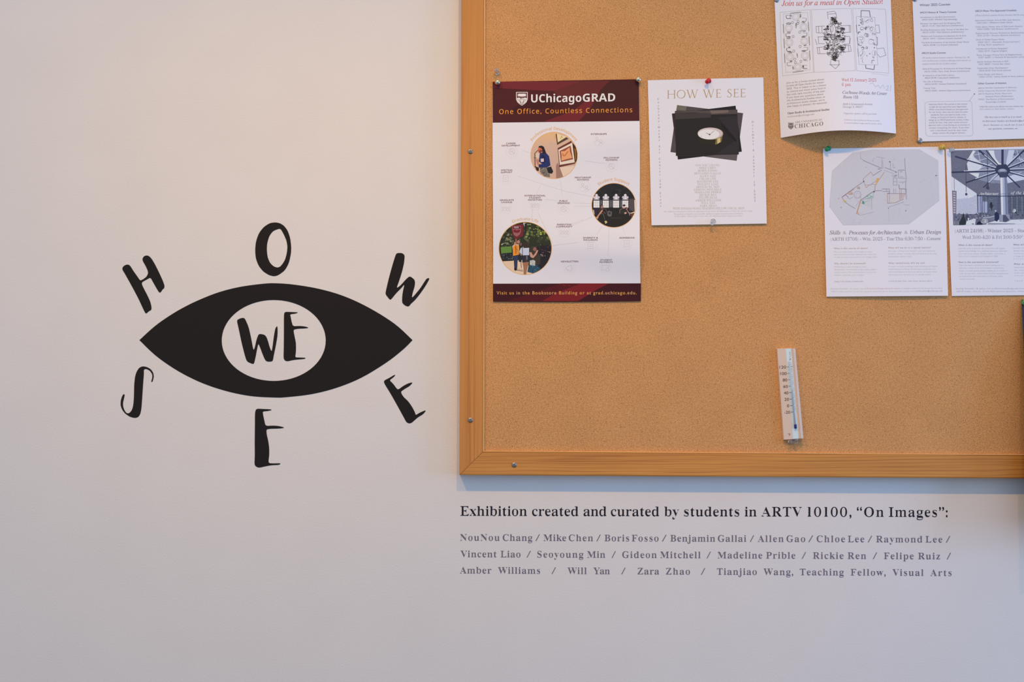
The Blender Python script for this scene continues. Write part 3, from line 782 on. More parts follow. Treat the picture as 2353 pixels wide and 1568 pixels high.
def photo(sheet, parent, c, r_, T, draw, bgcol):
    ring_ = Ink(sheet)
    ring_.ell(c, r_ + 1.3, r_ + 1.3, (228, 172, 120), 0, 64); ring_.build('photo_border', parent, M_PRINT_G)
    ink = Ink(sheet, T, circle_poly(c, r_, 56)); ink.base = 0.0001
    ink.poly([(-300, -300), (2000, -300), (2000, 2000), (-300, 2000)], bgcol, 0)
    draw(ink); ink.build('round_photo', parent, M_PRINT_G)

def draw_pd(k):
    for i in range(8): k.poly([(0, 150 + 60 * i), (820, 180 + 50 * i), (820, 1700), (0, 1700)], (222 - 2 * i, 176 - i, 138 + 3 * i), 0)
    k.poly([(640, 420), (860, 500), (930, 1400), (640, 1450)], (206, 168, 158), 1)
    k.poly([(840, 200), (1120, 300), (870, 460)], (236, 204, 170), 1)
    k.line([(975, 270), (940, 350)], 1.2, (190, 140, 100), 2); k.line([(975, 270), (990, 330)], 1.0, (190, 140, 100), 2)
    k.poly([(805, 215), (835, 215), (870, 500), (845, 520)], (108, 62, 54), 2)
    k.poly([(850, 520), (860, 455), (1100, 305), (1160, 350)], (88, 68, 58), 2)
    k.poly([(1250, 430), (1400, 620), (1400, 940), (1340, 1030)], (62, 38, 28), 2)
    k.poly([(1320, 600), (1370, 650), (1375, 900), (1350, 980)], (150, 96, 40), 3)
    k.poly([(860, 610), (1240, 405), (1345, 1040), (905, 1140)], (106, 54, 50), 3)
    k.poly([(880, 655), (1265, 455), (1335, 1005), (920, 1075)], (230, 208, 200), 4)
    k.poly([(915, 690), (1222, 538), (1288, 920), (950, 995)], (150, 78, 70), 5)
    k.poly([(950, 700), (1060, 690), (1190, 590), (1200, 700), (1265, 880), (1100, 920), (965, 960), (970, 820)], (238, 158, 116), 6)
    k.line([(1000, 760), (1015, 810), (1050, 825), (1090, 780), (1145, 700)], 1.6, (176, 84, 56), 7)
    k.poly([(905, 1145), (1330, 1095), (1300, 1500), (960, 1500)], (226, 196, 186), 2)
    k.poly([(860, 1010), (915, 1140), (1015, 1400), (820, 1500), (815, 1100)], (158, 120, 114), 3)
    k.line([(225, 760), (330, 650)], 1.4, (60, 42, 44), 3); k.line([(228, 765), (235, 1130)], 1.6, (58, 40, 44), 3)
    k.line([(200, 878), (340, 885)], 0.9, (60, 45, 50), 3)
    k.poly([(260, 760), (350, 740), (350, 900), (270, 880)], (216, 190, 182), 3)
    k.poly([(250, 920), (330, 920), (345, 1040), (420, 1050), (300, 1070)], (190, 126, 116), 4)
    k.poly([(320, 600), (420, 605), (440, 690), (400, 750), (345, 745), (318, 690)], (204, 104, 76), 4)
    k.poly([(340, 680), (420, 650), (430, 720), (350, 740)], (120, 66, 66), 5)
    k.poly([(325, 590), (350, 550), (420, 540), (480, 575), (520, 680), (545, 760), (440, 780), (430, 640), (400, 605)], (46, 34, 44), 5)
    k.poly([(370, 740), (540, 740), (620, 830), (645, 960), (662, 1090), (560, 1145), (340, 1150), (330, 1070), (430, 1050), (340, 980), (355, 850)], (40, 50, 108), 4)
    k.poly([(420, 800), (500, 820), (520, 1000), (440, 1030)], (30, 36, 78), 5)
    k.poly([(388, 905), (475, 895), (480, 985), (395, 995)], (214, 188, 206), 6)
    k.poly([(230, 1110), (340, 1150), (340, 1240), (280, 1240)], (50, 40, 44), 4)
    k.poly([(370, 1150), (560, 1145), (640, 1300), (650, 1420), (480, 1390), (370, 1260)], (122, 112, 108), 4)
    k.blobs(380, 1160, 620, 1380, 30, 22, [(90, 84, 84), (150, 140, 134), (70, 64, 70)], 5, 3)
    k.poly([(555, 1150), (680, 1120), (738, 1260), (700, 1320), (600, 1300)], (38, 38, 44), 5)
photo(S1, P1, (1273.3, 357.3), 53, (1210, 290, 12.06), draw_pd, (208, 170, 156))

def draw_ss(k):
    k.blobs(150, 180, 1450, 560, 60, 60, [(44, 44, 50), (34, 36, 40), (52, 50, 58)], 0, 5)
    for a, b_ in ((180, 360), (460, 640), (770, 950), (1045, 1225)):
        m = (a + b_) / 2
        k.poly([(a - 12, 655), (b_ + 12, 655), (b_ + 12, 660), (a - 12, 660)], (60, 56, 66), 1)
        k.poly([(a, 668), (b_, 668), (b_, 880), (a, 880)], (226, 218, 236), 1)
        for q in (0.33, 0.66): k.line([(a + (b_ - a) * q, 668), (a + (b_ - a) * q, 880)], 0.5, (170, 164, 182), 2)
        for q in (740, 820): k.line([(a, q), (b_, q)], 0.5, (170, 164, 182), 2)
        k.poly([(a - 15, 640), (m, 590), (b_ + 15, 640)], (206, 196, 220), 1)
        k.poly([(m - 35, 520), (m + 35, 520), (m + 30, 640), (m - 30, 640)], (222, 212, 234), 1)
        k.ell((m, 508), 40, 40, (222, 212, 234), 1, 14); k.ell((m - 58, 572), 40, 38, (202, 190, 218), 1, 14); k.ell((m + 58, 572), 40, 38, (202, 190, 218), 1, 14)
    for a, b_ in ((385, 435), (665, 712), (722, 760), (985, 1030)): k.poly([(a, 660), (b_, 660), (b_, 870), (a, 870)], (98, 98, 112), 1)
    k.poly([(1250, 620), (1400, 600), (1405, 1010), (1240, 960)], (74, 66, 74), 1)
    for i in range(5): k.line([(1265 + 30 * i, 640), (1260 + 30 * i, 980)], 0.7, (108, 96, 104), 2)
    k.poly([(1405, 650), (1470, 650), (1470, 990), (1415, 1000)], (232, 216, 210), 2)
    k.poly([(160, 890), (1240, 880), (1420, 1050), (1400, 1500), (200, 1500)], (36, 36, 40), 1)
    k.poly([(1215, 1010), (1290, 1040), (1420, 1000), (1430, 1030), (1300, 1060)], (236, 206, 190), 3)
    k.poly([(1280, 1060), (1410, 1050), (1330, 1200)], (96, 60, 54), 2)
    k.poly([(380, 800), (430, 780), (470, 820), (480, 900), (440, 1000), (340, 1060), (330, 960)], (64, 46, 52), 3)
    k.ell((435, 860), 38, 48, (150, 112, 112), 4, 12)
    k.poly([(250, 1190), (330, 1080), (420, 960), (470, 930), (440, 1010), (340, 1130), (310, 1220)], (196, 142, 122), 4)
    k.line([(480, 1000), (540, 1060)], 1.2, (120, 90, 90), 4); k.line([(350, 1080), (470, 1060), (520, 1240)], 0.7, (120, 112, 112), 4)
    k.line([(480, 910), (560, 930), (570, 1030)], 0.8, (110, 90, 90), 4)
    k.poly([(600, 990), (650, 970), (735, 1010), (720, 1140), (640, 1150), (590, 1100)], (92, 92, 98), 3)
    k.poly([(640, 1010), (700, 1020), (690, 1090), (630, 1070)], (52, 52, 56), 4)
    k.line([(690, 1190), (1020, 1190)], 0.6, (80, 74, 78), 3)
    k.poly([(970, 930), (1060, 900), (1160, 940), (1210, 1060), (980, 1080), (955, 1010)], (48, 46, 48), 3)
    k.line([(965, 1050), (975, 940), (1050, 905)], 0.8, (150, 128, 128), 4)
    k.ell((1092, 868), 34, 42, (206, 160, 160), 4, 12); k.ell((1098, 812), 44, 30, (52, 42, 48), 5, 12)
    k.ell((1175, 905), 30, 38, (176, 122, 130), 4, 12); k.ell((1170, 890), 26, 20, (60, 46, 54), 5, 10)
    k.poly([(1100, 1030), (1160, 1010), (1180, 1050), (1120, 1080)], (200, 156, 156), 5)
    k.line([(1190, 960), (1250, 1050), (1270, 1110)], 1.2, (190, 150, 160), 4)
    k.poly([(240, 1160), (320, 1150), (310, 1220), (260, 1210)], (196, 130, 100), 4)
    k.poly([(510, 1290), (560, 1270), (600, 1320), (540, 1370)], (196, 178, 130), 4)
    k.poly([(160, 930), (200, 960), (215, 1090), (170, 1060)], (190, 170, 164), 3)
    k.poly([(200, 900), (310, 900), (300, 1130), (230, 1090)], (50, 38, 66), 2)
photo(S1, P1, (1410.5, 472), 50.3, (1350, 410, 13.07), draw_ss, (40, 40, 45))

def draw_gl(k):
    k.blobs(120, 140, 1480, 760, 120, 55, [(40, 44, 34), (62, 66, 52), (84, 90, 70), (50, 48, 40)], 0, 8)
    k.blobs(830, 160, 1450, 540, 60, 45, [(112, 124, 78), (132, 142, 92), (90, 102, 56), (60, 68, 44)], 1, 9)
    k.blobs(1180, 330, 1400, 450, 14, 30, [(150, 156, 50), (170, 172, 80)], 1, 10)
    k.blobs(300, 400, 500, 700, 22, 36, [(128, 126, 104), (96, 96, 78)], 1, 11)
    k.poly([(750, 140), (830, 140), (800, 270)], (196, 204, 214), 1)
    k.poly([(785, 150), (830, 150), (835, 420), (800, 420)], (46, 40, 36), 2)
    k.poly([(180, 690), (290, 640), (200, 720)], (160, 172, 160), 1)
    k.poly([(175, 765), (455, 740), (460, 935), (190, 925)], (100, 134, 66), 1)
    k.poly([(170, 925), (490, 900), (490, 1115), (210, 1130)], (44, 44, 50), 2)
    k.blobs(200, 930, 480, 1080, 26, 16, [(86, 104, 108), (120, 120, 126), (30, 32, 38)], 3, 12)
    k.poly([(150, 1130), (760, 1095), (1000, 1350), (1000, 1600), (150, 1600)], (226, 192, 174), 1)
    k.poly([(1080, 760), (1500, 690), (1500, 1100), (1260, 1330), (1100, 1380), (1060, 1100)], (44, 38, 46), 2)
    k.blobs(1160, 700, 1470, 1000, 26, 26, [(92, 62, 74), (40, 34, 44), (150, 120, 124), (66, 44, 58)], 3, 13)
    k.poly([(438, 205), (752, 165), (748, 480), (600, 545), (548, 560), (470, 420)], (112, 40, 52), 2)
    k.poly([(475, 225), (690, 215), (695, 360), (665, 440), (590, 495), (515, 450), (478, 320)], (150, 96, 104), 3)
    k.poly([(490, 235), (678, 228), (680, 290), (492, 295)], (84, 30, 42), 4); k.poly([(515, 235), (640, 232), (640, 275), (518, 278)], (160, 130, 150), 5)
    k.poly([(492, 320), (560, 310), (585, 340), (620, 310), (680, 320), (660, 380), (590, 400), (510, 380)], (118, 36, 48), 4)
    k.poly([(545, 555), (590, 550), (600, 700), (560, 700)], (150, 88, 76), 3)
    k.poly([(470, 740), (520, 690), (640, 690), (650, 800), (640, 960), (490, 990), (485, 850)], (220, 176, 160), 3)
    k.poly([(482, 770), (540, 710), (640, 720), (640, 960), (490, 990)], (236, 142, 54), 4)
    k.line([(560, 720), (565, 930)], 1.1, (60, 44, 40), 5); k.line([(540, 760), (620, 860)], 0.6, (70, 50, 44), 5)
    k.ell((632, 630), 36, 46, (176, 128, 116), 5, 12); k.ell((545, 665), 30, 40, (180, 128, 110), 5, 12)
    k.poly([(490, 990), (620, 985), (610, 1100), (600, 1310), (525, 1310), (510, 1100)], (52, 60, 92), 3)
    k.poly([(520, 1300), (560, 1290), (600, 1330), (560, 1375), (525, 1355)], (34, 32, 40), 4)
    k.line([(560, 1350), (740, 1380)], 1.6, (120, 100, 96), 3); k.line([(590, 1320), (740, 1350)], 0.8, (140, 116, 108), 3)
    k.poly([(630, 960), (700, 990), (710, 1150), (640, 1140)], (44, 42, 56), 3)
    k.line([(690, 1150), (710, 1300)], 1.4, (120, 84, 78), 3); k.ell((690, 690), 32, 40, (110, 84, 92), 4, 12)
    k.poly([(760, 650), (860, 640), (885, 720), (870, 800), (770, 790), (745, 720)], (62, 48, 48), 4)
    k.poly([(650, 880), (690, 790), (760, 755), (760, 900), (720, 960), (690, 930)], (196, 198, 220), 4)
    k.poly([(735, 790), (905, 780), (905, 972), (735, 975)], (200, 200, 232), 5)
    k.line([(735, 770), (738, 960)], 1.2, (70, 60, 70), 6); k.line([(640, 900), (710, 980)], 1.4, (184, 136, 118), 5)
    k.poly([(730, 975), (925, 970), (935, 1140), (730, 1160)], (52, 50, 64), 5); k.line([(830, 990), (830, 1140)], 1.0, (112, 92, 70), 6); k.line([(850, 985), (852, 1080)], 0.8, (190, 186, 190), 6)
    k.poly([(735, 1155), (905, 1145), (850, 1340), (830, 1465), (765, 1465), (760, 1300)], (160, 110, 92), 4)
    k.poly([(930, 780), (1000, 730), (1100, 750), (1130, 900), (1200, 1000), (1190, 1200), (1060, 1240), (1010, 1080), (940, 1000)], (68, 58, 54), 4)
    k.ell((1050, 815), 42, 50, (150, 98, 94), 5, 14)
    k.poly([(910, 900), (960, 890), (1010, 985), (1060, 920), (1120, 810), (1150, 830), (1090, 960), (1010, 1050), (940, 1020)], (202, 148, 132), 6)
    k.poly([(1120, 780), (1160, 790), (1140, 850), (1110, 840)], (38, 34, 40), 7)
    k.poly([(925, 1110), (1010, 1090), (1065, 1120), (1060, 1245), (920, 1225)], (186, 182, 190), 6); k.blobs(940, 1120, 1050, 1220, 8, 18, [(90, 86, 94), (220, 216, 222)], 7, 14)
    k.poly([(890, 1240), (1130, 1230), (1200, 1330), (1000, 1440), (860, 1400)], (46, 78, 104), 5)
    k.blobs(900, 1260, 1140, 1400, 12, 24, [(34, 58, 84), (70, 108, 130)], 6, 15)
    k.line([(1220, 1000), (1245, 950), (1270, 1000)], 0.8, (150, 140, 150), 4)
photo(S1, P1, (1207, 571), 60, (1135, 500, 11.2), draw_gl, (50, 52, 42))

# ================================================================== POSTER 2 (clock)
S2 = Sheet((1488.5, 184.5), (1754, 178), (1762, 514), (1497, 518), lambda u, v: PD + 0.0008 + 0.0022 * v * v, None, 60)
P2 = root('flyer', S2.P(0.5, 1), 'white flyer with gold serif title and a photo of a round clock', 'flyer')
S2.build('sheet', M_PAPER, P2, 6, 24)
k = Ink(S2, (1530, 230, 10.45))
k.poly([(270, 120), (1855, 315), (1700, 1460), (110, 1250)], (84, 74, 80), 0)
k.poly([(270, 120), (500, 148), (480, 260), (250, 240)], (112, 104, 98), 1)
k.poly([(145, 325), (1675, 135), (1825, 1240), (290, 1430)], (42, 38, 42), 1)
k.poly([(145, 325), (225, 315), (245, 1150), (190, 660)], (60, 44, 54), 2)
k.poly([(960, 1345), (1200, 1320), (1720, 1300), (1700, 1460)], (96, 86, 92), 2)
k.poly([(220, 265), (1715, 230), (1750, 1305), (245, 1340)], (44, 41, 43), 3)
k.poly([(222, 275), (700, 255), (1714, 236), (1716, 330), (1100, 350), (700, 300), (224, 300)], (86, 74, 76), 4)
k.poly([(1050, 250), (1500, 240), (1500, 300), (1100, 330)], (116, 98, 98), 5)
k.poly([(226, 300), (1080, 320), (1080, 420), (230, 465)], (68, 60, 62), 4)
k.poly([(1250, 420), (1720, 380), (1745, 1290), (1200, 1300), (1700, 960)], (54, 47, 54), 4)
k.poly([(1300, 560), (1420, 620), (1700, 960), (1700, 1010), (1500, 860)], (38, 33, 38), 5)
k.line([(220, 265), (245, 1340), (1750, 1305), (1715, 230)], 0.5, (70, 64, 68), 6, True)
k.ell((1050, 930), 285, 150, (48, 44, 38), 5, 40); k.poly([(765, 800), (1370, 820), (1330, 960), (780, 930)], (48, 44, 38), 5)
k.poly([(1200, 940), (1310, 900), (1375, 810), (1335, 1000), (1220, 1065), (1180, 1070)], (122, 104, 68), 6)
k.poly([(1235, 935), (1310, 905), (1310, 1010), (1235, 1055)], (206, 184, 132), 7)
k.ell((1070, 806), 306, 145, (176, 160, 140), 7, 48); k.ell((1060, 800), 296, 138, (206, 182, 192), 8, 48)
k.ell((1030, 822), 258, 120, (232, 218, 228), 9, 48)
k.line([(1055, 825), (965, 790)], 0.9, (90, 80, 96), 10); k.line([(1055, 825), (1160, 740)], 0.7, (90, 80, 96), 10); k.ell((1050, 828), 22, 16, (70, 62, 74), 11, 10); k.ell((850, 868), 9, 7, (110, 104, 116), 10, 8)
k.build('clock_photo', P2)
k = Ink(S2)
GO = (176, 146, 104)
def roman(k, ch, x, y, cap, col, slope):
    """inscriptional capitals drawn with pen strokes; unit = cap height"""
    def M(p): return (x + p[0] * cap, y + slope * p[0] * cap - p[1] * cap)
    def stroke(P, w):
        n = len(P)
        for i in range(n - 1):
            (a, b_), (c, d) = P[i], P[i + 1]; l = math.hypot(c - a, d - b_) or 1
            w0 = w[i] if isinstance(w, list) else w; w1 = w[i + 1] if isinstance(w, list) else w
            nx, ny = -(d - b_) / l / 2, (c - a) / l / 2
            k.poly([M((a + nx * w0, b_ + ny * w0)), M((c + nx * w1, d + ny * w1)), M((c - nx * w1, d - ny * w1)), M((a - nx * w0, b_ - ny * w0))], col, 1)
    T, t = 0.095, 0.042
    def serif(cx, cy, w=0.26): stroke([(cx - w / 2, cy), (cx + w / 2, cy)], 0.035)
    def stem(cx): stroke([(cx, 0), (cx, 1)], T); serif(cx, 0.017); serif(cx, 0.983)
    if ch == 'H': stem(0.13); stem(0.90); stroke([(0.13, 0.52), (0.90, 0.52)], t); return 1.03
    if ch == 'O':
        n = 36; O_, I_ = [], []
        for i in range(n + 1):
            a = 2 * math.pi * i / n; w = t + (T - t) * abs(math.cos(a + 0.25)) ** 1.4
            O_.append((0.52 + 0.52 * math.cos(a), 0.5 + 0.515 * math.sin(a))); I_.append((0.52 + (0.52 - w) * math.cos(a), 0.5 + (0.515 - w) * math.sin(a)))
        for i in range(n): k.poly([M(O_[i]), M(O_[i + 1]), M(I_[i + 1]), M(I_[i])], col, 1)
        return 1.04
    if ch == 'W':
        stroke([(0.10, 1), (0.42, 0)], T); stroke([(0.42, 0), (0.72, 0.97)], t); stroke([(0.66, 1), (0.98, 0)], T); stroke([(0.98, 0), (1.28, 1)], t)
        serif(0.10, 0.983, 0.24); serif(0.68, 0.983, 0.22); serif(1.28, 0.983, 0.22); return 1.38
    if ch == 'E':
        stem(0.13); stroke([(0.13, 0.983), (0.56, 0.983)], t); stroke([(0.56, 1.0), (0.57, 0.86)], t); stroke([(0.13, 0.52), (0.50, 0.52)], t); stroke([(0.50, 0.58), (0.50, 0.46)], t)
        stroke([(0.13, 0.017), (0.60, 0.017)], t); stroke([(0.59, 0.0), (0.63, 0.15)], t); return 0.62
    P = [(0.47, 0.84), (0.43, 0.94), (0.31, 1.0), (0.18, 0.96), (0.09, 0.85), (0.10, 0.71), (0.21, 0.60), (0.36, 0.49), (0.48, 0.37), (0.50, 0.22), (0.42, 0.07), (0.27, 0.0), (0.13, 0.03), (0.05, 0.15)]
    stroke(P, [t, t, t, 0.05, 0.075, T, T, T, T, 0.08, 0.055, t, t, t]); stroke([(0.47, 0.95), (0.475, 0.80)], t); stroke([(0.045, 0.05), (0.05, 0.20)], t); return 0.55
for word, x0, x1, y0 in (('HOW', 1533, 1604, 226.6), ('WE', 1615.5, 1657, 224.9), ('SEE', 1671, 1713, 223.8)):
    adv = {'H': 1.03, 'O': 1.04, 'W': 1.38, 'E': 0.62, 'S': 0.55}
    tot = sum(adv[c] for c in word) * 19.0; gap = ((x1 - x0) - tot) / max(1, len(word) - 1); x = x0
    for c in word: x += roman(k, c, x, y0 - 0.02 * (x - x0), 19.0, GO, -0.02) * 19.0 + gap
k.build('headline', P2); k = Ink(S2)
LG = (190, 182, 186)
for i, nm in enumerate(['NOUNOU CHANG', 'MIKE CHEN', 'BORIS FOSSO', 'BENJAMIN GALLAI', 'ALLEN GAO', 'CHLOE LEE', 'RAYMOND LEE', 'VINCENT LIAO', 'SEOYOUNG MIN', 'GIDEON MITCHELL', 'MADELINE PRIBLE',
                        'RICKIE REN', 'FELIPE RUIZ', 'AMBER WILLIAMS', 'WILL YAN', 'ZARA ZHAO']):
    k.text(nm, 1625.5 + i * 0.13, 382 + i * 6.2, 4.5, None, color=LG, mode='serif', align='c', slope=-0.008, kx=0.02, ky=0)
k.text('WITH TIANJIAO WANG, TEACHING FELLOW, VISUAL ARTS', 1546, 481.5, 4.6, 1710, color=LG, mode='serif', slope=-0.004, kx=0.02, ky=0)
k.build('name_list', P2); k = Ink(S2)
k.text('This exhibition is sponsored in part by the Department of Art History, the Department of Visual Arts and the College', 1525, 487.8, 2.8, 1729, color=(184, 176, 186), mode='ital', slope=-0.008)
k.text('This program is designed to be accessible. Additional support and presentation provided by', 1548, 493.4, 2.8, 1707, color=(184, 176, 186), mode='ital', slope=-0.008)
k.text('Archive Media, Media Office, Visual Arts, The Regenstein Book Library and others', 1549, 498.6, 2.8, 1706, color=(184, 176, 186), mode='ital', slope=-0.008)
k.build('small_print', P2); k = Ink(S2)
for i, ch in enumerate('Cochrane-Woods Art Center-2nd Floor'):
    if ch != ' ': k.text(ch, 1512.8 + i * 0.16, 230 + i * 7.22, 4.4, None, color=(150, 144, 154), mode='serif', align='c', kx=0.018, ky=0)
k.build('upright_line', P2); k = Ink(S2)
for i, ch in enumerate('December 6-January 15,2025'):
    if ch != ' ': k.text(ch, 1729.5 + i * 0.2, 282.5 + i * 7.25, 4.4, None, color=(150, 144, 158), mode='serif', align='c', kx=0.018, ky=0)
k.build('upright_line', P2)

# ================================================================== POSTER 3 (dinner invitation, curled)
def pd3(u, v):
    return PD + 0.0012 + (0.004 + 0.030 * max(0, v) ** 1.3) * max(0.0, math.sin(math.pi * min(1, max(0, u)))) + 0.003 * u * v
def bg3(u, v):
    return (0.0, -(2.0 + 10.0 * max(0, v)) * math.sin(math.pi * min(1, max(0, u))) * (1 if v > 0 else 1))
S3 = Sheet((1779, -14), (2046, -22), (2059, 307), (1794, 317), pd3, bg3, 7.5)
P3 = root('flyer', S3.P(0.5, 1), 'curling white flyer with red italic title and three dining table sketches', 'flyer')
S3.build('sheet', M_PAPER, P3, 60, 60)
T3 = (1770, 0, 4.752)
k = Ink(S3)
k.text('Join us for a meal in Open Studio!', 1796, 13.6, 12, 2028, color=(200, 108, 114), mode='ital', slope=-0.020, kx=-0.006, ky=-0.004, res=4)
k.build('headline', P3); k = Ink(S3)
g = (150, 141, 140)
for i, t_ in enumerate(['Join us for a home-cooked dinner', 'to kick off Open Studio for winter', '2025. This is meant to be a chance', 'to unwind and share some food in', 'the cold, dark months of the year.',
                        'If you have any questions about', 'the Architectural Studies minor or', 'architecture studio classes, we’re', 'also happy to answer! All welcome!']):
    y = 192.6 + i * 6.75
    k.text(t_, 1806.8 + i * 0.25, y, 4.0, (1894, 1893, 1898, 1897, 1897, 1892, 1896.5, 1895, 1900)[i], color=g, mode=None, slope=-0.10, kx=-0.008, ky=-0.006)
k.text('Open Studio & Architectural Studies', 1809.5, 262.6, 4.6, 1906, color=(112, 106, 108), mode=None, slope=-0.095, kx=-0.02, ky=-0.012)
k.text('archstudy@uchicago.edu', 1809.5, 270, 3.8, 1871, color=(160, 150, 150), mode=None, slope=-0.10)
k.build('body_text', P3); k = Ink(S3)
k.text('THE UNIVERSITY OF', 1827, 283.2, 3.8, 1889, color=(130, 122, 126), mode='serif', slope=-0.10, kx=0.02, ky=0)
k.text('CHICAGO', 1826, 294.8, 8.8, 1891.5, color=(96, 88, 94), mode='serif', slope=-0.10, kx=0.02, ky=0)
k.build('logo_lettering', P3); k = Ink(S3)
RD = (198, 118, 132)
k.text('Wed 15 January 2025', 1934, 186.6, 7.0, 2013.5, color=RD, mode='serif', slope=0.012, kx=0.026, ky=0)
k.text('6 pm', 1934.5, 197.6, 6.8, 1955, color=RD, mode='serif', slope=0.01, kx=0.026, ky=0)
k.build('date_lines', P3); k = Ink(S3)
VB = (124, 120, 146)
k.text('Cochrane-Woods Art Center', 1936, 215.4, 7.0, 2038.5, color=VB, mode='ital', slope=0.03, kx=-0.006, ky=0)
k.text('Room 155', 1937, 226, 6.8, 1972, color=VB, mode='ital', slope=0.02, kx=-0.006, ky=0)
k.text('5540 S Greenwood Avenue', 1937, 241.4, 4.2, 2005, color=(152, 148, 164), mode=None, slope=0.0)
k.text('Chicago IL 60637', 1937, 247.6, 4.2, 1982, color=(152, 148, 164), mode=None)
k.text('Vegetarian options will be provided.', 1939, 262.2, 3.8, 2015, color=(164, 160, 178), mode='ital', slope=0.02)
k.text('Contact us a day in advance to discuss any needs', 1940, 276.6, 3.2, 2021, color=(178, 174, 190), mode=None, slope=0.03)
k.text('or accommodations: images used for the flyer above', 1940, 283.6, 3.2, 2026, color=(178, 174, 190), mode=None, slope=0.03)
k.build('place_text', P3); k = Ink(S3)
k.T = T3
k.line([(1085, 915), (1120, 905), (1150, 950), (1180, 930), (1200, 965), (1230, 925), (1250, 970)], 0.8, (184, 186, 208), 2)
k.line([(1262, 945), (1290, 935), (1285, 965), (1262, 985), (1295, 985)], 0.9, (180, 182, 206), 2); k.line([(1318, 930), (1312, 995)], 0.9, (180, 182, 206), 2)
k.line([(1110, 800), (1290, 822)], 0.9, (205, 202, 214), 2)
k.T = (0, 0, 1)
k.build('pencil_note', P3)
k = Ink(S3); crest(k, 1811, 282, 12.5, 15.5, (104, 98, 104), (196, 188, 192)); k.build('crest', P3)
# sketches
k = Ink(S3, T3); L = (168, 160, 162); D = (62, 55, 60)
k.line([(105, 135), (435, 105), (472, 790), (135, 828)], 0.55, L, 1, True)
k.line([(450, 105), (885, 92), (930, 770), (480, 790)], 0.55, L, 1, True)
k.line([(900, 92), (1258, 100), (1295, 800), (945, 772)], 0.55, L, 1, True)
k.build('sketch_borders', P3)
k = Ink(S3, (1780, 10, 9.2205))                                  # left drawing: set table
k.line([(185, 205), (700, 170), (752, 1385), (235, 1445)], 0.6, (184, 174, 170), 1, True)
for a, c in (((330, 188), (555, 165)), ((385, 1442), (610, 1412)), ((180, 420), (192, 610)), ((195, 730), (205, 925)), ((208, 1045), (218, 1240)), ((715, 375), (728, 560)), ((730, 680), (742, 865)), ((742, 985), (752, 1175))):
    k.line([a, c], 1.2, (130, 120, 118), 2)
for i, (cx, cy) in enumerate(((450, 262), (300, 500), (615, 480), (312, 805), (630, 778), (325, 1115), (642, 1085), (492, 1325))):
    k.ring((cx, cy), 78, 78, 0.7, (176, 166, 163), 1, 22); k.ring((cx, cy), 50, 50, 0.6, (184, 174, 172), 1, 18)
for i, (cx, cy, w_, h_) in enumerate(((345, 262, 22, 60), (552, 250, 22, 50), (290, 405, 52, 20), (610, 378, 56, 20), (295, 592, 52, 18), (612, 568, 56, 20), (305, 700, 52, 26), (622, 685, 56, 18), (310, 905, 54, 18), (630, 875, 56, 20),
                           (315, 1015, 54, 22), (640, 990, 56, 16), (320, 1205, 54, 20), (650, 1180, 56, 24), (382, 1340, 20, 50), (600, 1320, 20, 50))):
    k.scrib((cx, cy), w_, h_, 14, 0.5, (112, 102, 100), 2, 20 + i)
for (cx, cy) in ((380, 385), (500, 365), (532, 590), (392, 682), (542, 893), (405, 990), (430, 1165), (558, 1208), (440, 1235), (495, 405)):
    k.ring((cx, cy), 22, 26, 0.8, (140, 130, 128), 2, 12)
for (cx, cy, sx) in ((290, 270, -1), (625, 330, 1), (285, 655, -1), (640, 640, 1), (300, 965, -1), (655, 945, 1), (310, 1270, -1), (650, 1330, -1)):
    dk = (88, 80, 78) if cy in (270, 1330, 655, 965) else (140, 130, 128)
    k.line([(cx - sx * -45, cy - 35), (cx - 45 * -sx, cy + 5), (cx - 30 * -sx, cy + 32), (cx + 40 * -sx, cy + 28)], 1.1, dk, 3)
    k.line([(cx - sx * -45, cy - 35), (cx + 40 * -sx, cy - 40)], 0.7, (150, 140, 138), 3)
k.scrib((455, 480), 12, 70, 14, 0.7, (150, 140, 138), 2, 60); k.scrib((482, 1085), 12, 70, 14, 0.7, (150, 140, 138), 2, 61)
k.build('table_sketch', P3)
k = Ink(S3, (1780, 10, 9.2205)); CG = (128, 120, 126)            # middle drawing: a scribbled feast
for P in ([(1110, 165), (1265, 145), (1300, 190), (1315, 300)], [(1115, 165), (1135, 310)], [(1135, 210), (1300, 195)],
          [(875, 465), (1060, 460)], [(880, 465), (885, 600), (1070, 610)], [(930, 465), (938, 600)], [(1000, 470), (1005, 590)],
          [(1400, 455), (1610, 445), (1615, 590), (1430, 600)], [(1580, 450), (1585, 585)], [(910, 690), (1070, 680)], [(925, 690), (930, 830), (1060, 835)], [(860, 740), (900, 860)],
          [(1470, 675), (1590, 680), (1580, 840), (1440, 850)], [(1610, 710), (1595, 830)], [(890, 915), (1060, 900)], [(905, 920), (915, 1045), (1080, 1045)], [(945, 920), (955, 1040)],
          [(1440, 880), (1600, 865), (1625, 990), (1440, 1025)], [(1560, 870), (1575, 1000)], [(1190, 1190), (1185, 1280), (1290, 1365), (1385, 1265)], [(1160, 1280), (1360, 1285)], [(1365, 1180), (1360, 1290)], [(1190, 1170), (1360, 1200)]):
    k.line(P, 0.9, CG, 1)
R = random.Random(31)
for i in range(260):
    v_ = R.uniform(-1, 1); wv = 1 - abs(v_) ** 2.6
    cx = 1262 + R.uniform(-1, 1) * 232 * wv; cy = 735 + v_ * 450
    if 1180 < cx < 1310 and 430 < cy < 640: continue
    q = R.random()
    k.scrib((cx, cy), R.uniform(20, 58), R.uniform(16, 48), R.randint(4, 8), R.uniform(0.3, 0.62), (44, 38, 42) if q < 0.55 else (100, 92, 96), 2 + i % 3, 100 + i)
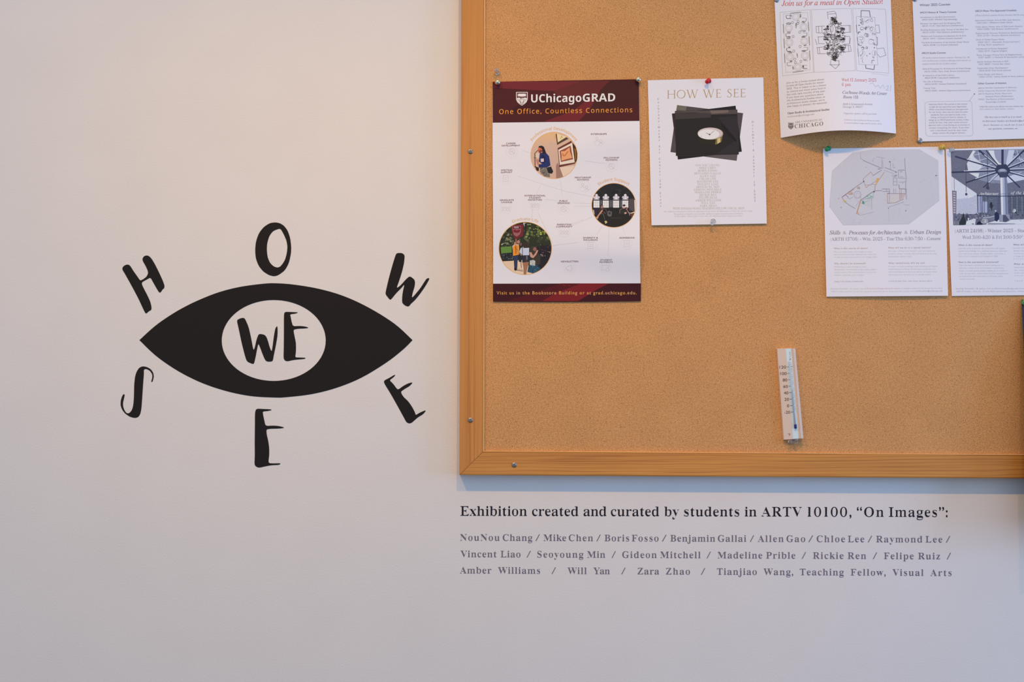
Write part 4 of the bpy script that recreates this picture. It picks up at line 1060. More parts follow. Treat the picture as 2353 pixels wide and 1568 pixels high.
for i in range(26):
    s_ = R.choice((-1, 1)); cy = R.choice((520, 735, 940)) + R.uniform(-25, 25)
    k.line([(1265 + s_ * 130, cy + R.uniform(-30, 30)), (1265 + s_ * R.uniform(190, 240), cy)], R.uniform(0.8, 1.6), (52, 46, 50), 4)
for cx, cy in ((1290, 370), (1130, 650), (1140, 890), (1370, 690), (1300, 1110), (1225, 290), (1400, 930), (1100, 470), (1340, 570)):
    k.scrib((cx, cy), 50, 34, 14, 0.8, (40, 34, 38), 5, int(cx))
k.ring((1240, 540), 55, 110, 0.8, (90, 82, 86), 4, 20); k.ring((1215, 520), 25, 70, 0.7, (120, 112, 116), 4, 16); k.ring((1280, 960), 50, 80, 0.7, (110, 102, 106), 4, 16)
k.build('feast_sketch', P3)
k = Ink(S3, (1860, 10, 9.2205)); BGY = (134, 136, 152)           # right drawing: cleared table
for P, w_ in (([(1092, 265), (1095, 130), (1272, 138), (1290, 265)], 1.5), ([(990, 258), (1385, 272), (1450, 1285), (1050, 1275), (990, 258)], 0.5), ([(992, 435), (1005, 600)], 1.4), ([(1010, 690), (1025, 850)], 1.4), ([(1025, 940), (1040, 1105)], 1.4),
              ([(1400, 440), (1470, 438), (1492, 605), (1410, 600)], 0.9), ([(1420, 700), (1440, 705), (1440, 860), (1400, 860)], 1.3), ([(1435, 940), (1575, 925), (1620, 1080), (1490, 1120), (1440, 1050)], 0.9),
              ([(1190, 1285), (1198, 1355), (1365, 1382), (1380, 1290)], 1.6), ([(1320, 1250), (1325, 1185), (1375, 1185)], 1.4), ([(1085, 1100), (1080, 1085), (1135, 1040), (1125, 1000)], 1.2), ([(1185, 365), (1250, 325)], 1.4),
              ([(1270, 745), (1300, 740), (1370, 760)], 1.2), ([(1060, 700), (1130, 700), (1130, 740), (1095, 760), (1065, 740)], 0.8), ([(1390, 1000), (1385, 1080)], 1.3)):
    k.line(P, w_, BGY if w_ < 1.45 else (112, 112, 124), 1)
for i, (cx, cy, rx, ry, n_, w_) in enumerate(((1080, 310, 45, 40, 14, 1.0), (1100, 400, 45, 40, 14, 1.1), (1060, 440, 30, 20, 8, 1.0), (1090, 510, 45, 35, 9, 1.0), (1210, 520, 45, 50, 26, 0.9), (1190, 630, 50, 50, 22, 0.8), (1065, 595, 38, 28, 12, 1.4),
        (1320, 350, 40, 60, 9, 0.9), (1330, 520, 50, 60, 12, 0.8), (1340, 630, 45, 40, 12, 0.7), (1105, 800, 70, 60, 10, 0.6), (1075, 870, 45, 30, 10, 1.0), (1120, 940, 50, 40, 14, 0.9), (1215, 930, 40, 40, 14, 0.8),
        (1375, 860, 32, 40, 16, 1.2), (1385, 930, 25, 25, 8, 1.1), (1270, 1040, 25, 30, 12, 1.2), (1220, 1090, 40, 25, 6, 0.9), (1100, 1140, 40, 30, 10, 0.6), (1140, 1200, 30, 40, 8, 0.6), (1350, 1130, 45, 40, 9, 0.7), (1210, 470, 60, 20, 5, 0.7))):
    k.scrib((cx, cy), rx * 1.05, ry * 1.05, max(5, n_ * 2 // 3), w_ * 0.6, (104, 104, 120), 2, 300 + i)
for cx, cy, rr in ((1330, 540, 55), (1095, 740, 70), (1310, 790, 55), (1370, 1030, 50), (1120, 1040, 60), (1210, 330, 60)):
    k.ring((cx, cy), rr, rr, 0.5, (170, 170, 186), 1, 20)
k.build('cleared_table_sketch', P3)

# ================================================================== POSTER 4 (course list)
S4 = Sheet((2096.5, -2.5), (2371, -10), (2384, 318), (2110.5, 325.5), lambda u, v: PD + 0.0008 + 0.0015 * v, None, 60)
P4 = root('flyer', S4.P(0.5, 1), 'white sheet packed with small print in two columns, top right of the board', 'flyer')
S4.build('sheet', M_PAPER, P4, 4, 6)
k = Ink(S4); T4 = (2060, 0, 4.611)
def rows(k, T, lines, col, cap, mode, slope, align='l', bold=False, kx=None):
    if mode in ('sans', 'bold'): kx = (kx or 0) - (0.016 if mode == 'bold' else 0.002); mode = None
    for x, y, x1, tx in lines:
        k.text(tx, T[0] + x / T[2], T[1] + y / T[2], cap, T[0] + x1 / T[2] if x1 else None, color=col, mode=mode, slope=slope, align=align, kx=kx if kx is not None else 0, ky=kx / 2 if kx else 0)
H4 = (112, 108, 136); B4 = (142, 138, 164)
rows(k, T4, [(245, 66, 568, 'Winter 2025 Courses')], (118, 114, 142), 5.4, 'sans', -0.03, kx=-0.012)
rows(k, T4, [(248, 142, 634, 'ARCH History & Theory Courses'), (268, 572, 522, 'ARCH Studio Courses'), (833, 126, 1272, 'ARCH Minor Pre-Approved Crosslists'), (862, 894, 1165, 'Other Courses of Interest')], H4, 4.0, 'bold', -0.02)
rows(k, T4, [(252, 190, 622, 'Introduction to the Built Environment'), (270, 216, 640, 'ARCH 10100 / Winifred Tang (winnytang)'), (255, 257, 676, 'Between the Agora and the Shopping Mall'), (272, 283, 708, 'ARCH 17118 / Niall Atkinson (niallatkinson)'),
     (258, 325, 766, 'Building Renaissance Italy: Survey of the Built Env.'), (275, 351, 712, 'ARCH 16709 / Niall Atkinson (niallatkinson)'), (262, 392, 742, 'Modern and Contemporary Japanese Art & Arch.'),
     (280, 418, 697, 'ARCH 16915 / Chelsea Foxwell (foxwell)'), (265, 459, 765, 'The Built Environment of the Ancient Greek World'), (283, 486, 650, 'ARCH 20708 / Lin Foxhall (linfoxhall)'),
     (278, 738, 788, 'Skills & Processes for Architecture & Urban Design'), (295, 766, 775, 'ARCH 15706 / Park, Small, Brown (architecture)'), (278, 808, 612, 'Architecture of the Public Library'),
     (298, 834, 668, 'ARCH 24198 / Luke Joyner (lukejoyner)'), (280, 873, 486, 'The Life of Buildings'), (300, 900, 740, 'ARCH 24199 / Andrew Moddrell (amoddrell)'), (285, 942, 412, 'Tracing Time'), (302, 970, 782, 'ARCH 24205 / Andrew Department (advisement)'),
     (836, 224, 1310, 'Experiment Groups: Arts of 20th Latin America'), (852, 249, 1228, 'LACS 24511 / Mladenova Stefan (latina)'), (838, 292, 1335, 'Urban Space, Power: Arts of 20th South America'), (855, 317, 1290, 'CEGU 25506 / Neil Brenner (neilbrenner2)'),
     (841, 360, 1353, 'Experimental Futures: Multiplicity Relationships'), (858, 385, 1310, 'GISC 27103 / Dominic Bazaren (atmanson)'), (845, 428, 1140, 'Hints of Global Expert Media'), (862, 455, 1300, 'CEGU 23517 / Alexander Arroyo (aarroyo)'), (866, 482, 1138, '& Grga Bašić (grgabasic)'),
     (850, 524, 1182, 'Introduction to Human Geography*'), (866, 550, 1170, 'CEGU 20175 / Ting Lim (tinglim)'), (852, 592, 1330, 'Parks, Chicago’s Prairie Parks & Neighborhoods'), (868, 617, 1353, 'CHST 26059 / J. Hacketts & Schumacher (chst)'),
     (855, 662, 1188, 'Spatial Analysis Methods in GIS*'), (872, 688, 1200, 'GISC 28202 / Crystal Bae (cbae)'), (857, 730, 1180, 'Sustainable Urban Development'), (875, 756, 1212, 'CEGU 20150 / Evan Carver (ecarver)'),
     (860, 796, 1122, 'Urban Design with Nature'), (877, 822, 1353, 'CEGU 27155 / Sabina Shaikh & Emily (sabina)'), (865, 942, 930, 'ARCH'), (942, 938, 1270, 'Ancient Landscapes II (Kearns)'), (866, 972, 930, 'CEGU'), (942, 970, 1262, 'Capstone Practicum (Carver)'),
     (867, 1003, 930, 'ARTH'), (944, 1001, 1220, 'Reading Marks Materials'), (946, 1030, 1232, 'between Prints (Maskarinec)'), (868, 1060, 930, 'CEGU'), (946, 1060, 1245, 'The Politics of Environmental'), (948, 1088, 1158, 'Knowledge (Loïdolt)')], B4, 3.2, 'sans', -0.015)
rows(k, T4, [(270, 620, 775, 'All studio courses require consent. Starting Nov 18,'), (272, 652, 785, 'visit architecture-studio.uchicago.edu/consent to'), (274, 684, 640, 'request consent for one of these courses.'),
     (836, 170, 1353, '(These electives cannot all also become ARCH core)'), (878, 1138, 1345, '*while this course is not offered every year, students may'), (880, 1164, 1250, 'still consult to find similar courses.')], B4, 3.2, 'ital', -0.012)
k.build('course_columns', P4); k = Ink(S4)
rows(k, T4, [(342, 1112, 750, 'Important Note! The courses in this column'), (345, 1140, 745, 'to right do not count from your department.'), (345, 1168, 755, 'While cross-listed classes are pre-approved'), (345, 1196, 755, 'for the minor, they may not have the same'), (365, 1224, 740, 'standards. Since you want to study, cross-'),
     (365, 1251, 740, 'listing, architectural history classes, or'), (343, 1279, 765, 'design as an ARCH-petitioned course, if they'), (345, 1306, 755, 'qualify for one, they need review and pre-'), (338, 1334, 775, 'approval with a cross-listing on an interest in'), (345, 1362, 768, 'consent completing the minor. If you have'), (360, 1390, 752, 'such a non-shared count for your minor,'), (385, 1417, 735, 'please contact the program director.')], (132, 128, 152), 3.1, 'sans', -0.008)
k.build('note_text', P4); k = Ink(S4)
rows(k, T4, [(935, 1250, 1325, 'The best way to reach us is to email'), (905, 1292, 1420, 'Architectural Studies (archstudies@uchicago'), (920, 1334, 1400, 'Don’t hesitate to reach out if you have'), (972, 1372, 1290, 'any questions, comments, etc.')], (120, 116, 146), 3.6, 'ital', -0.01, kx=-0.008)
k.build('contact_text', P4); k = Ink(S4)
k.T = T4
k.line([(330, 1078), (780, 1072), (798, 1090), (812, 1425), (795, 1440), (335, 1445), (312, 1425), (300, 1095)], 0.7, (176, 174, 198), 1, True)
k.line([(770, 1072), (825, 998)], 0.7, (170, 168, 194), 1); k.ell((826, 996), 6, 6, (80, 78, 104), 2, 10)
k.T = (0, 0, 1)
k.build('note_border', P4)

# ================================================================== POSTER 5 (plan drawing)
S5 = Sheet((1891, 341.5), (2170, 337), (2178.5, 680), (1899, 682), lambda u, v: PD + 0.0008 + 0.0045 * max(0, v) ** 3 * (0.3 + 0.7 * math.sin(min(1, max(0, u)) * 2.6)), None, 26)
P5 = root('flyer', S5.P(0.5, 1), 'white flyer with an eight-sided coloured floor plan sketch and italic title', 'flyer')
S5.build('sheet', M_PAPER, P5, 20, 36)
k = Ink(S5, (1870, 320, 4.125))
k.poly([(375, 125), (560, 98), (1000, 95), (1180, 200), (1190, 580), (900, 805), (280, 815), (150, 640), (175, 300)], (202, 196, 214), 0)
k.clip = [k.t(p) for p in [(375, 125), (560, 98), (1000, 95), (1180, 200), (1190, 580), (900, 805), (280, 815), (150, 640), (175, 300)]]
k.blobs(160, 110, 1190, 810, 420, 13, [(199, 193, 212), (205, 199, 216), (200, 196, 214)], 1, 77)
k.blobs(200, 560, 460, 800, 60, 10, [(196, 188, 214), (204, 198, 218)], 1, 78)
k.clip = None
k.line([(375, 125), (175, 300), (150, 640), (280, 815), (900, 805), (1190, 580)], 0.5, (184, 178, 200), 2)
k.T = (1900, 340, 8.404)
PG = (156, 148, 170); PB = (134, 122, 140); BR = (182, 148, 142); OG = (206, 156, 100); GR = (136, 168, 170)
for P, w_, c_ in (
    ([(700, 240), (860, 310), (1060, 395)], 1.5, PG), ([(1120, 380), (1230, 420), (1350, 470)], 1.5, PG), ([(1060, 400), (1060, 200)], 0.7, PG), ([(1080, 240), (1085, 400)], 0.7, PG), ([(910, 190), (880, 270)], 0.6, PG), ([(960, 170), (1110, 200)], 0.6, PG),
    ([(1210, 270), (1230, 280), (1230, 420)], 0.9, PG), ([(1100, 430), (1300, 500)], 0.6, PG), ([(650, 100), (650, 200), (710, 240)], 0.5, PG),
    ([(1060, 430), (960, 490), (895, 535)], 1.0, PB), ([(895, 535), (850, 465), (700, 600), (712, 640)], 1.1, BR), ([(712, 640), (745, 740), (765, 770), (820, 720), (890, 700), (940, 710)], 1.0, BR), ([(750, 720), (840, 715), (900, 670), (960, 640)], 0.8, (170, 130, 150)),
    ([(1110, 470), (1040, 570), (990, 640), (930, 740)], 1.2, BR), ([(712, 650), (560, 755), (290, 950)], 1.0, PB), ([(520, 800), (300, 950)], 1.4, BR), ([(300, 950), (360, 905), (400, 940)], 0.9, PB), ([(410, 930), (400, 950), (440, 990), (500, 950)], 0.9, PG),
    ([(290, 950), (340, 1040), (440, 1110), (545, 1170)], 1.4, (164, 148, 160)), ([(215, 990), (245, 965)], 0.8, (210, 130, 140)), ([(290, 950), (330, 1030)], 1.0, (206, 150, 110)),
    ([(640, 940), (665, 985), (560, 1120)], 0.5, PG), ([(660, 1010), (640, 1060), (575, 1270)], 2.0, (196, 144, 112)), ([(575, 1270), (640, 1305), (900, 1240)], 0.7, (170, 160, 180)), ([(590, 1240), (625, 1290)], 1.3, (206, 150, 110)),
    ([(660, 1010), (780, 920), (900, 840)], 1.3, PB), ([(700, 995), (890, 975), (900, 860)], 0.7, PG), ([(865, 985), (868, 1190)], 0.7, GR), ([(640, 1080), (860, 1000)], 0.5, GR),
    ([(910, 860), (940, 825), (1070, 825)], 1.0, PB), ([(930, 740), (930, 850)], 1.4, BR), ([(1070, 795), (1210, 795), (1210, 870), (1170, 880)], 1.0, PB), ([(1080, 845), (1210, 840)], 0.8, PB), ([(1150, 795), (1155, 845)], 0.7, PB),
    ([(1170, 870), (1175, 1070), (1320, 1060), (1480, 990)], 1.3, BR), ([(1170, 1060), (1210, 1070), (1210, 880)], 0.8, PG), ([(1175, 882), (1530, 882)], 0.9, PB), ([(1200, 1140), (1300, 1110), (1480, 1045)], 1.0, (168, 158, 176)),
    ([(1505, 200), (1515, 440), (1530, 560), (1520, 800), (1540, 990)], 1.3, PG), ([(1380, 430), (1500, 430)], 1.2, PB), ([(1380, 430), (1385, 580), (1510, 590)], 1.1, PG), ([(1390, 665), (1520, 655)], 0.8, PG), ([(1390, 710), (1400, 790), (1530, 795), (1530, 880)], 1.2, PB),
    ([(1410, 790), (1410, 1000)], 0.8, BR), ([(1440, 800), (1440, 960)], 1.0, BR), ([(1460, 655), (1470, 690)], 0.8, (190, 130, 130)),
    ([(1285, 580), (1350, 580), (1355, 720), (1285, 720), (1285, 580)], 1.0, PG), ([(1290, 650), (1350, 650)], 0.8, PG), ([(1290, 790), (1290, 880)], 0.8, PG), ([(1330, 790), (1330, 880)], 0.8, (184, 150, 160)),
    ([(1280, 300), (1285, 380), (1320, 385)], 0.8, PG), ([(1290, 240), (1310, 200)], 0.8, (196, 186, 160)), ([(1195, 1160), (1200, 1440)], 0.6, (184, 178, 198)), ([(1500, 1100), (1600, 1105)], 0.6, PG), ([(1400, 1160), (1400, 1300)], 0.4, (188, 182, 202))):
    k.line(P, w_, c_, 3)
k.ell((712, 648), 12, 14, (84, 76, 90), 4, 10); k.ell((910, 845), 13, 16, (110, 90, 100), 4, 10); k.ell((1215, 268), 14, 12, (110, 104, 124), 4, 10); k.ell((1335, 470), 12, 10, (110, 104, 124), 4, 10); k.ell((2110, 535), 22, 10, (130, 120, 160), 4, 10)
k.ell((1525, 1215), 8, 16, (120, 114, 140), 4, 8); k.ell((1190, 1165), 8, 14, (130, 120, 140), 4, 8)
k.ring((592, 905), 68, 70, 0.8, PG, 3, 24); k.ring((600, 915), 40, 40, 0.4, (170, 162, 180), 3, 14)
k.poly([(955, 600), (1000, 575), (1010, 620), (965, 700), (945, 690), (960, 650)], (214, 166, 106), 4); k.poly([(325, 1010), (370, 1020), (385, 1045), (340, 1050)], (196, 178, 110), 4)
k.scrib((690, 1065), 30, 45, 18, 1.2, (88, 146, 140), 4, 401); k.scrib((800, 950), 80, 30, 12, 0.6, (130, 150, 158), 4, 402); k.poly([(720, 980), (895, 860), (890, 975)], (190, 204, 206), 2)
k.poly([(1400, 885), (1530, 885), (1470, 985), (1400, 1005)], (196, 176, 188), 2); k.poly([(1215, 890), (1395, 890), (1395, 1020), (1215, 1060)], (206, 194, 204), 2)
for i in range(9): k.line([(700 + i * 20, 1010), (705 + i * 20, 1100 + i * 6)], 0.4, (176, 196, 200), 3)
k.scrib((600, 770), 35, 25, 10, 0.6, (170, 140, 130), 4, 403); k.scrib((440, 880), 60, 30, 14, 0.7, (190, 152, 128), 4, 404); k.scrib((1310, 540), 40, 25, 12, 0.7, PG, 4, 405); k.scrib((1020, 400), 35, 20, 10, 0.6, PG, 4, 406); k.scrib((1440, 460), 50, 15, 8, 0.6, PG, 4, 407); k.scrib((1440, 550), 50, 15, 8, 0.6, PG, 4, 408)
k.build('plan_drawing', P5)
k = Ink(S5); T5 = (1870, 320, 4.125)
TI = (138, 126, 148)
k.text('Skills', 1906, 539, 8.6, 1931.5, color=TI, mode='ital', kx=-0.008, ky=-0.004, res=4); k.text('&', 1937, 538.6, 7.4, 1944.5, color=(176, 166, 180), mode=None, kx=0.004, ky=0.004)
k.text('Processes for Architecture', 1950, 539, 8.6, 2072, color=TI, mode='ital', slope=-0.006, kx=-0.008, ky=-0.004, res=4); k.text('&', 2078, 537.6, 7.4, 2086, color=(176, 166, 180), mode=None, kx=0.004, ky=0.004)
k.text('Urban Design', 2091.5, 537.8, 8.6, 2162.5, color=TI, mode='ital', slope=-0.006, kx=-0.008, ky=-0.004, res=4)
k.text('(ARTH 15706) - Win. 2025 - Tue/Thu 6:30-7:50 -', 1908.5, 553.4, 7.4, 2126, color=(150, 140, 160), mode='serif', slope=-0.006, kx=0.029, ky=-0.002, res=4)
k.text('Consent', 2130, 552, 7.0, 2162, color=(150, 140, 160), mode='ital', slope=-0.006, kx=-0.004, ky=0)
k.build('headline', P5); k = Ink(S5)
rows(k, T5, [(190, 1042, 510, 'What is this course all about?'), (193, 1186, 492, 'Why should I be interested?'), (705, 1036, 1108, 'What will we do in a typical session?'), (708, 1182, 1052, 'What media/tools will we use?')], (168, 146, 152), 3.4, 'bold', -0.006)
LT = (190, 184, 198)
rows(k, T5, [(190, 1074, 552, 'This is a small studio class taught on ideas'), (192, 1099, 592, 'about architecture and urbanism and a place for'), (192, 1124, 596, 'to help you grow and practice your design skills'), (194, 1216, 500, 'Performing it’s part of being an artist,'), (194, 1242, 596, 'development, and wanting to dig in deep, make a'),
     (195, 1268, 590, 'studio project. This course draws you in from'), (195, 1294, 478, 'models, sketches, and collages.'), (705, 1066, 1148, 'Six-week, reviews and weekly crits and feedback'), (706, 1092, 1165, 'to share, pinup, Tuesday, labs and hand-built to crisp'), (706, 1118, 930, 'exploratory seminar time.'),
     (708, 1212, 1172, 'As laser, in-hand modeling, tools sketching and digital'), (708, 1238, 1158, 'modelmaking and design will be shown today but your'), (709, 1264, 1165, 'will have freedom to build on media. So maybe what'), (710, 1290, 1112, 'makes you want to focus on is outside studio?'),
     (160, 1424, 470, 'Starting November 18, please visit'), (830, 1420, 1220, 'to request consent for this course and any other'), (165, 1450, 960, 'ARCH studio courses. If you have general questions about these courses, please email')], LT, 2.9, 'sans', -0.004)
rows(k, T5, [(195, 1355, 468, 'Image: Carlo Scarpa, Castelvecchio'), (710, 1352, 1122, 'Co-led by Sam Park, Luke Joyner & Casey Breen')], (156, 150, 168), 3.0, 'ital', -0.004)
rows(k, T5, [(478, 1422, 820, 'architecture.uchicago.edu/arch-consent')], (206, 150, 166), 3.0, 'ital', -0.004)
rows(k, T5, [(968, 1446, 1220, 'archstudies@uchicago.edu')], (150, 144, 170), 3.0, 'ital', -0.004)
k.build('body_text', P5)

# ================================================================== POSTER 6 (library engraving)
S6 = Sheet((2173, 343), (2452, 333.5), (2467, 677.5), (2187, 680.5), lambda u, v: PD + 0.0008 + 0.001 * v, None, 60)
P6 = root('flyer', S6.P(0.5, 1), 'white flyer with grey engraving of a domed library hall on iron columns', 'flyer')
S6.build('sheet', M_PAPER, P6, 4, 10)
k = Ink(S6, (2175, 335, 8.253), [(2184.5, 345.8), (2440, 341), (2448, 513), (2190.5, 518)])
dk, md_, lt, wh = (70, 74, 104), (118, 118, 142), (172, 172, 198), (222, 220, 240)
k.poly([(60, 60), (2400, 20), (2400, 1520), (60, 1520)], md_, 0)
k.poly([(70, 90), (510, 80), (390, 330), (420, 500), (600, 640), (860, 710), (1140, 720), (1500, 640), (2300, 500), (2300, 800), (570, 900), (90, 560)], (112, 112, 136), 1)
k.poly([(390, 330), (500, 90), (2300, 40), (2300, 520), (1500, 640), (1140, 720), (860, 710), (620, 650), (420, 500)], (140, 142, 168), 2)
k.poly([(500, 90), (660, 140), (400, 260)], wh, 3); k.poly([(420, 280), (490, 190), (700, 360), (640, 440), (520, 500), (410, 470), (385, 340)], (216, 214, 236), 3)
k.poly([(430, 520), (620, 520), (600, 610)], wh, 3); k.poly([(560, 90), (780, 90), (950, 330), (840, 440), (660, 320), (500, 180)], (132, 134, 162), 3)
k.poly([(830, 640), (960, 520), (1020, 580), (1010, 660)], (186, 186, 210), 3); k.poly([(790, 90), (900, 90), (1040, 300), (1040, 360), (940, 350)], wh, 3)
k.poly([(900, 90), (1180, 80), (1150, 250), (1100, 350), (1000, 330), (920, 230)], (158, 156, 186), 4); k.poly([(900, 130), (930, 240), (1010, 340), (960, 350), (900, 280)], wh, 5)
k.poly([(1180, 80), (1290, 80), (1230, 330), (1120, 360)], (206, 204, 228), 4); k.poly([(1300, 540), (1500, 560), (1480, 640), (1160, 710), (1140, 600)], (208, 206, 230), 3)
for a, c in (((510, 180), (680, 145)), ((500, 200), (650, 340)), ((540, 300), (760, 240)), ((600, 120), (640, 300)), ((700, 330), (880, 400)), ((640, 430), (860, 330)), ((1240, 260), (1460, 90)), ((1330, 80), (1420, 320)), ((1260, 200), (1500, 300)), ((1420, 240), (1500, 330)), ((1290, 560), (1420, 500))):
    k.line([a, c], 1.2, (204, 202, 226), 4)
k.blobs(660, 330, 900, 460, 24, 16, [(96, 98, 128), (180, 180, 206)], 4, 91); k.blobs(1200, 120, 1500, 400, 30, 16, [(96, 98, 128), (180, 180, 206), (70, 74, 100)], 4, 92)
hub = (1060, 470)
for (x, y, w_, lc) in ((170, 205, 3.4, 1), (90, 505, 3.6, 1), (370, 700, 3.2, 1), (620, 90, 4.2, 1), (1062, 80, 5.4, 0), (1480, 80, 4.0, 1), (2100, 60, 3.6, 1), (2100, 430, 3.0, 1), (2100, 760, 2.4, 1), (1390, 790, 2.8, 0), (700, 790, 2.4, 1), (750, 90, 2.4, 0)):
    k.line([(x, y), hub], w_, (58, 62, 92), 5)
    if lc:
        dx, dy = hub[0] - x, hub[1] - y; l = math.hypot(dx, dy); s_ = -1 if dx > 0 else 1
        k.line([(x + dx * 0.25 + s_ * dy / l * 18 * -s_, y + dy * 0.25 - 18 * (abs(dx) / l)), (x + dx * 0.92, y + dy * 0.92 - 20 * (abs(dx) / l))], 1.7, (214, 212, 234), 6)
k.poly([(960, 370), (1130, 350), (1220, 470), (1150, 560), (1000, 570), (910, 470)], (60, 64, 90), 7)
k.ell((1060, 480), 88, 42, (128, 130, 154), 8, 24); k.ell((1060, 465), 60, 26, (170, 170, 194), 9, 20); k.ell((1070, 530), 80, 34, (74, 78, 104), 8, 24); k.ring((1060, 500), 88, 40, 0.8, (60, 62, 86), 9, 24, 0, 180)
k.poly([(90, 580), (570, 905), (600, 1300), (130, 1300)], (214, 212, 232), 3); k.poly([(190, 1020), (400, 990), (575, 930), (590, 1290), (190, 1300)], (190, 188, 214), 4)
k.blobs(200, 1020, 570, 1290, 60, 18, [(184, 182, 208), (200, 198, 222)], 5, 93)
k.poly([(400, 1000), (520, 960), (430, 930)], (228, 226, 242), 5)
for x, y0_, y1_, w_ in ((368, 360, 880, 1.0), (775, 150, 760, 1.0), (145, 620, 850, 0.7)): k.line([(x, y0_), (x + 6, y1_)], w_, (74, 76, 104), 8)
k.ell((375, 920), 22, 26, (72, 76, 106), 9, 12); k.scrib((790, 780), 40, 70, 16, 1.0, (70, 72, 98), 9, 94)
k.poly([(105, 850), (190, 860), (185, 1300), (130, 1500)], (118, 114, 140), 5)
for i in range(9): k.poly([(122 + i, 880 + i * 46), (172, 884 + i * 46), (172, 912 + i * 46), (124 + i, 908 + i * 46)], (190, 176, 190), 6)
k.poly([(575, 905), (2400, 860), (2400, 1290), (600, 1300)], (104, 108, 132), 4)
for i in range(4): k.line([(582 + i * 66, 930), (590 + i * 64, 1280)], 1.1, (62, 66, 94), 6)
k.poly([(595, 960), (670, 960), (672, 1270), (600, 1275)], (160, 162, 200), 5); k.poly([(685, 1060), (775, 1060), (775, 1270), (690, 1270)], (168, 170, 206), 5)
for i in range(11): k.line([(960, 985 + i * 29), (1020, 984 + i * 29)], 1.0, (60, 62, 86), 6); k.line([(1170, 975 + i * 29), (2350, 940 + i * 30)], 1.2, (62, 62, 82), 6)
for i in range(8): k.line([(1240 + i * 95, 950), (1245 + i * 95, 1270)], 1.0, (150, 150, 168), 7)
for i in range(9): k.line([(790, 990 + i * 30), (950, 988 + i * 30)], 0.6, (84, 86, 112), 6)
k.line([(580, 945), (1010, 962), (1500, 945), (2350, 910)], 1.6, (54, 56, 82), 8)
k.scrib((860, 1160), 30, 90, 18, 1.6, (48, 48, 66), 9, 95); k.scrib((925, 1240), 20, 20, 8, 1.2, (190, 190, 206), 9, 96)
k.poly([(130, 1300), (1010, 1290), (2400, 1260), (2400, 1380), (1300, 1390), (900, 1440), (130, 1500)], (106, 106, 132), 5)
k.blobs(140, 1290, 620, 1400, 30, 26, [(74, 76, 102), (128, 128, 152), (92, 92, 118)], 6, 97); k.blobs(520, 1290, 1000, 1400, 30, 30, [(74, 76, 102), (140, 140, 164), (92, 92, 118)], 6, 98); k.blobs(1210, 1270, 2300, 1370, 60, 30, [(60, 62, 74), (100, 100, 118), (82, 84, 100)], 6, 99)
k.poly([(360, 1440), (560, 1370), (540, 1500), (340, 1510)], (218, 216, 236), 6); k.poly([(760, 1470), (980, 1410), (1400, 1400), (2400, 1360), (2400, 1560), (700, 1560)], (220, 218, 238), 6)
k.poly([(790, 1465), (1300, 1475), (1295, 1495), (780, 1495)], (150, 148, 170), 7)
k.poly([(640, 1360), (720, 1365), (900, 1325), (920, 1345), (900, 1420), (700, 1400)], (124, 124, 148), 7); k.line([(700, 1362), (800, 1362), (920, 1330)], 1.2, (208, 206, 226), 8)
k.ell((720, 1430), 70, 50, (160, 158, 172), 8, 20); k.blobs(660, 1390, 780, 1480, 20, 14, [(110, 110, 128), (200, 198, 214)], 9, 102)
k.poly([(300, 1340), (320, 1275), (335, 1300), (340, 1360), (375, 1440), (365, 1500), (240, 1505), (250, 1440)], (48, 56, 62), 9)
k.poly([(350, 1360), (390, 1290), (430, 1350), (430, 1410), (370, 1410)], (72, 72, 94), 9); k.poly([(400, 1370), (430, 1370), (425, 1420), (405, 1420)], (200, 200, 220), 10)
k.poly([(560, 1500), (600, 1440), (630, 1430), (690, 1500)], (40, 42, 64), 10); k.poly([(470, 1480), (520, 1475), (510, 1495)], (60, 60, 84), 9)
k.poly([(910, 1290), (950, 1250), (990, 1290), (1000, 1360), (960, 1440), (915, 1420)], (44, 50, 84), 9)
k.scrib((1280, 1230), 45, 40, 12, 1.4, (206, 204, 216), 9, 103)
for i, x in enumerate((150, 175, 200, 225)): k.line([(x, 1430), (x + 4, 1500)], 1.0, (190, 188, 206), 9); k.line([(x + 12, 1420), (x + 14, 1500)], 0.9, (58, 58, 84), 9)
# column
k.poly([(1015, 590), (1140, 590), (1170, 1320), (1035, 1320)], (176, 178, 206), 10)
k.poly([(1020, 590), (1060, 590), (1075, 1320), (1042, 1320)], (226, 226, 242), 11); k.poly([(1098, 590), (1138, 590), (1165, 1320), (1118, 1320)], (126, 128, 164), 11)
k.poly([(1005, 1310), (1190, 1305), (1205, 1420), (1130, 1450), (1000, 1440)], (150, 150, 176), 11); k.poly([(1070, 1315), (1120, 1313), (1190, 1410), (1120, 1450), (1070, 1440)], (84, 84, 108), 12)
k.poly([(1000, 570), (1150, 560), (1145, 600), (1015, 605)], (70, 74, 102), 12); k.line([(1020, 955), (1165, 955)], 1.6, (58, 60, 88), 12); k.line([(1018, 920), (1160, 905)], 1.0, (120, 122, 150), 12)
R = random.Random(5)
for i in range(520):
    x, y = R.uniform(70, 1500), R.uniform(90, 880); a = R.choice((0.5, 0.9, 2.4)); l = R.uniform(12, 34)
    if y > 560 and x < (y - 560) * 1.5 + 120: continue
    k.line([(x, y), (x + l * math.cos(a), y + l * math.sin(a))], R.uniform(0.25, 0.5), R.choice(((92, 94, 120), (150, 150, 174), (128, 128, 152))), 2)
for i in range(260):
    x, y = R.uniform(190, 1500), R.uniform(960, 1300); l = R.uniform(8, 26)
    k.line([(x, y), (x + l, y + R.uniform(-3, 3))], R.uniform(0.25, 0.45), R.choice(((84, 86, 110), (168, 168, 190), (140, 140, 164))) if x > 590 else R.choice(((176, 174, 200), (206, 204, 226))), 6)
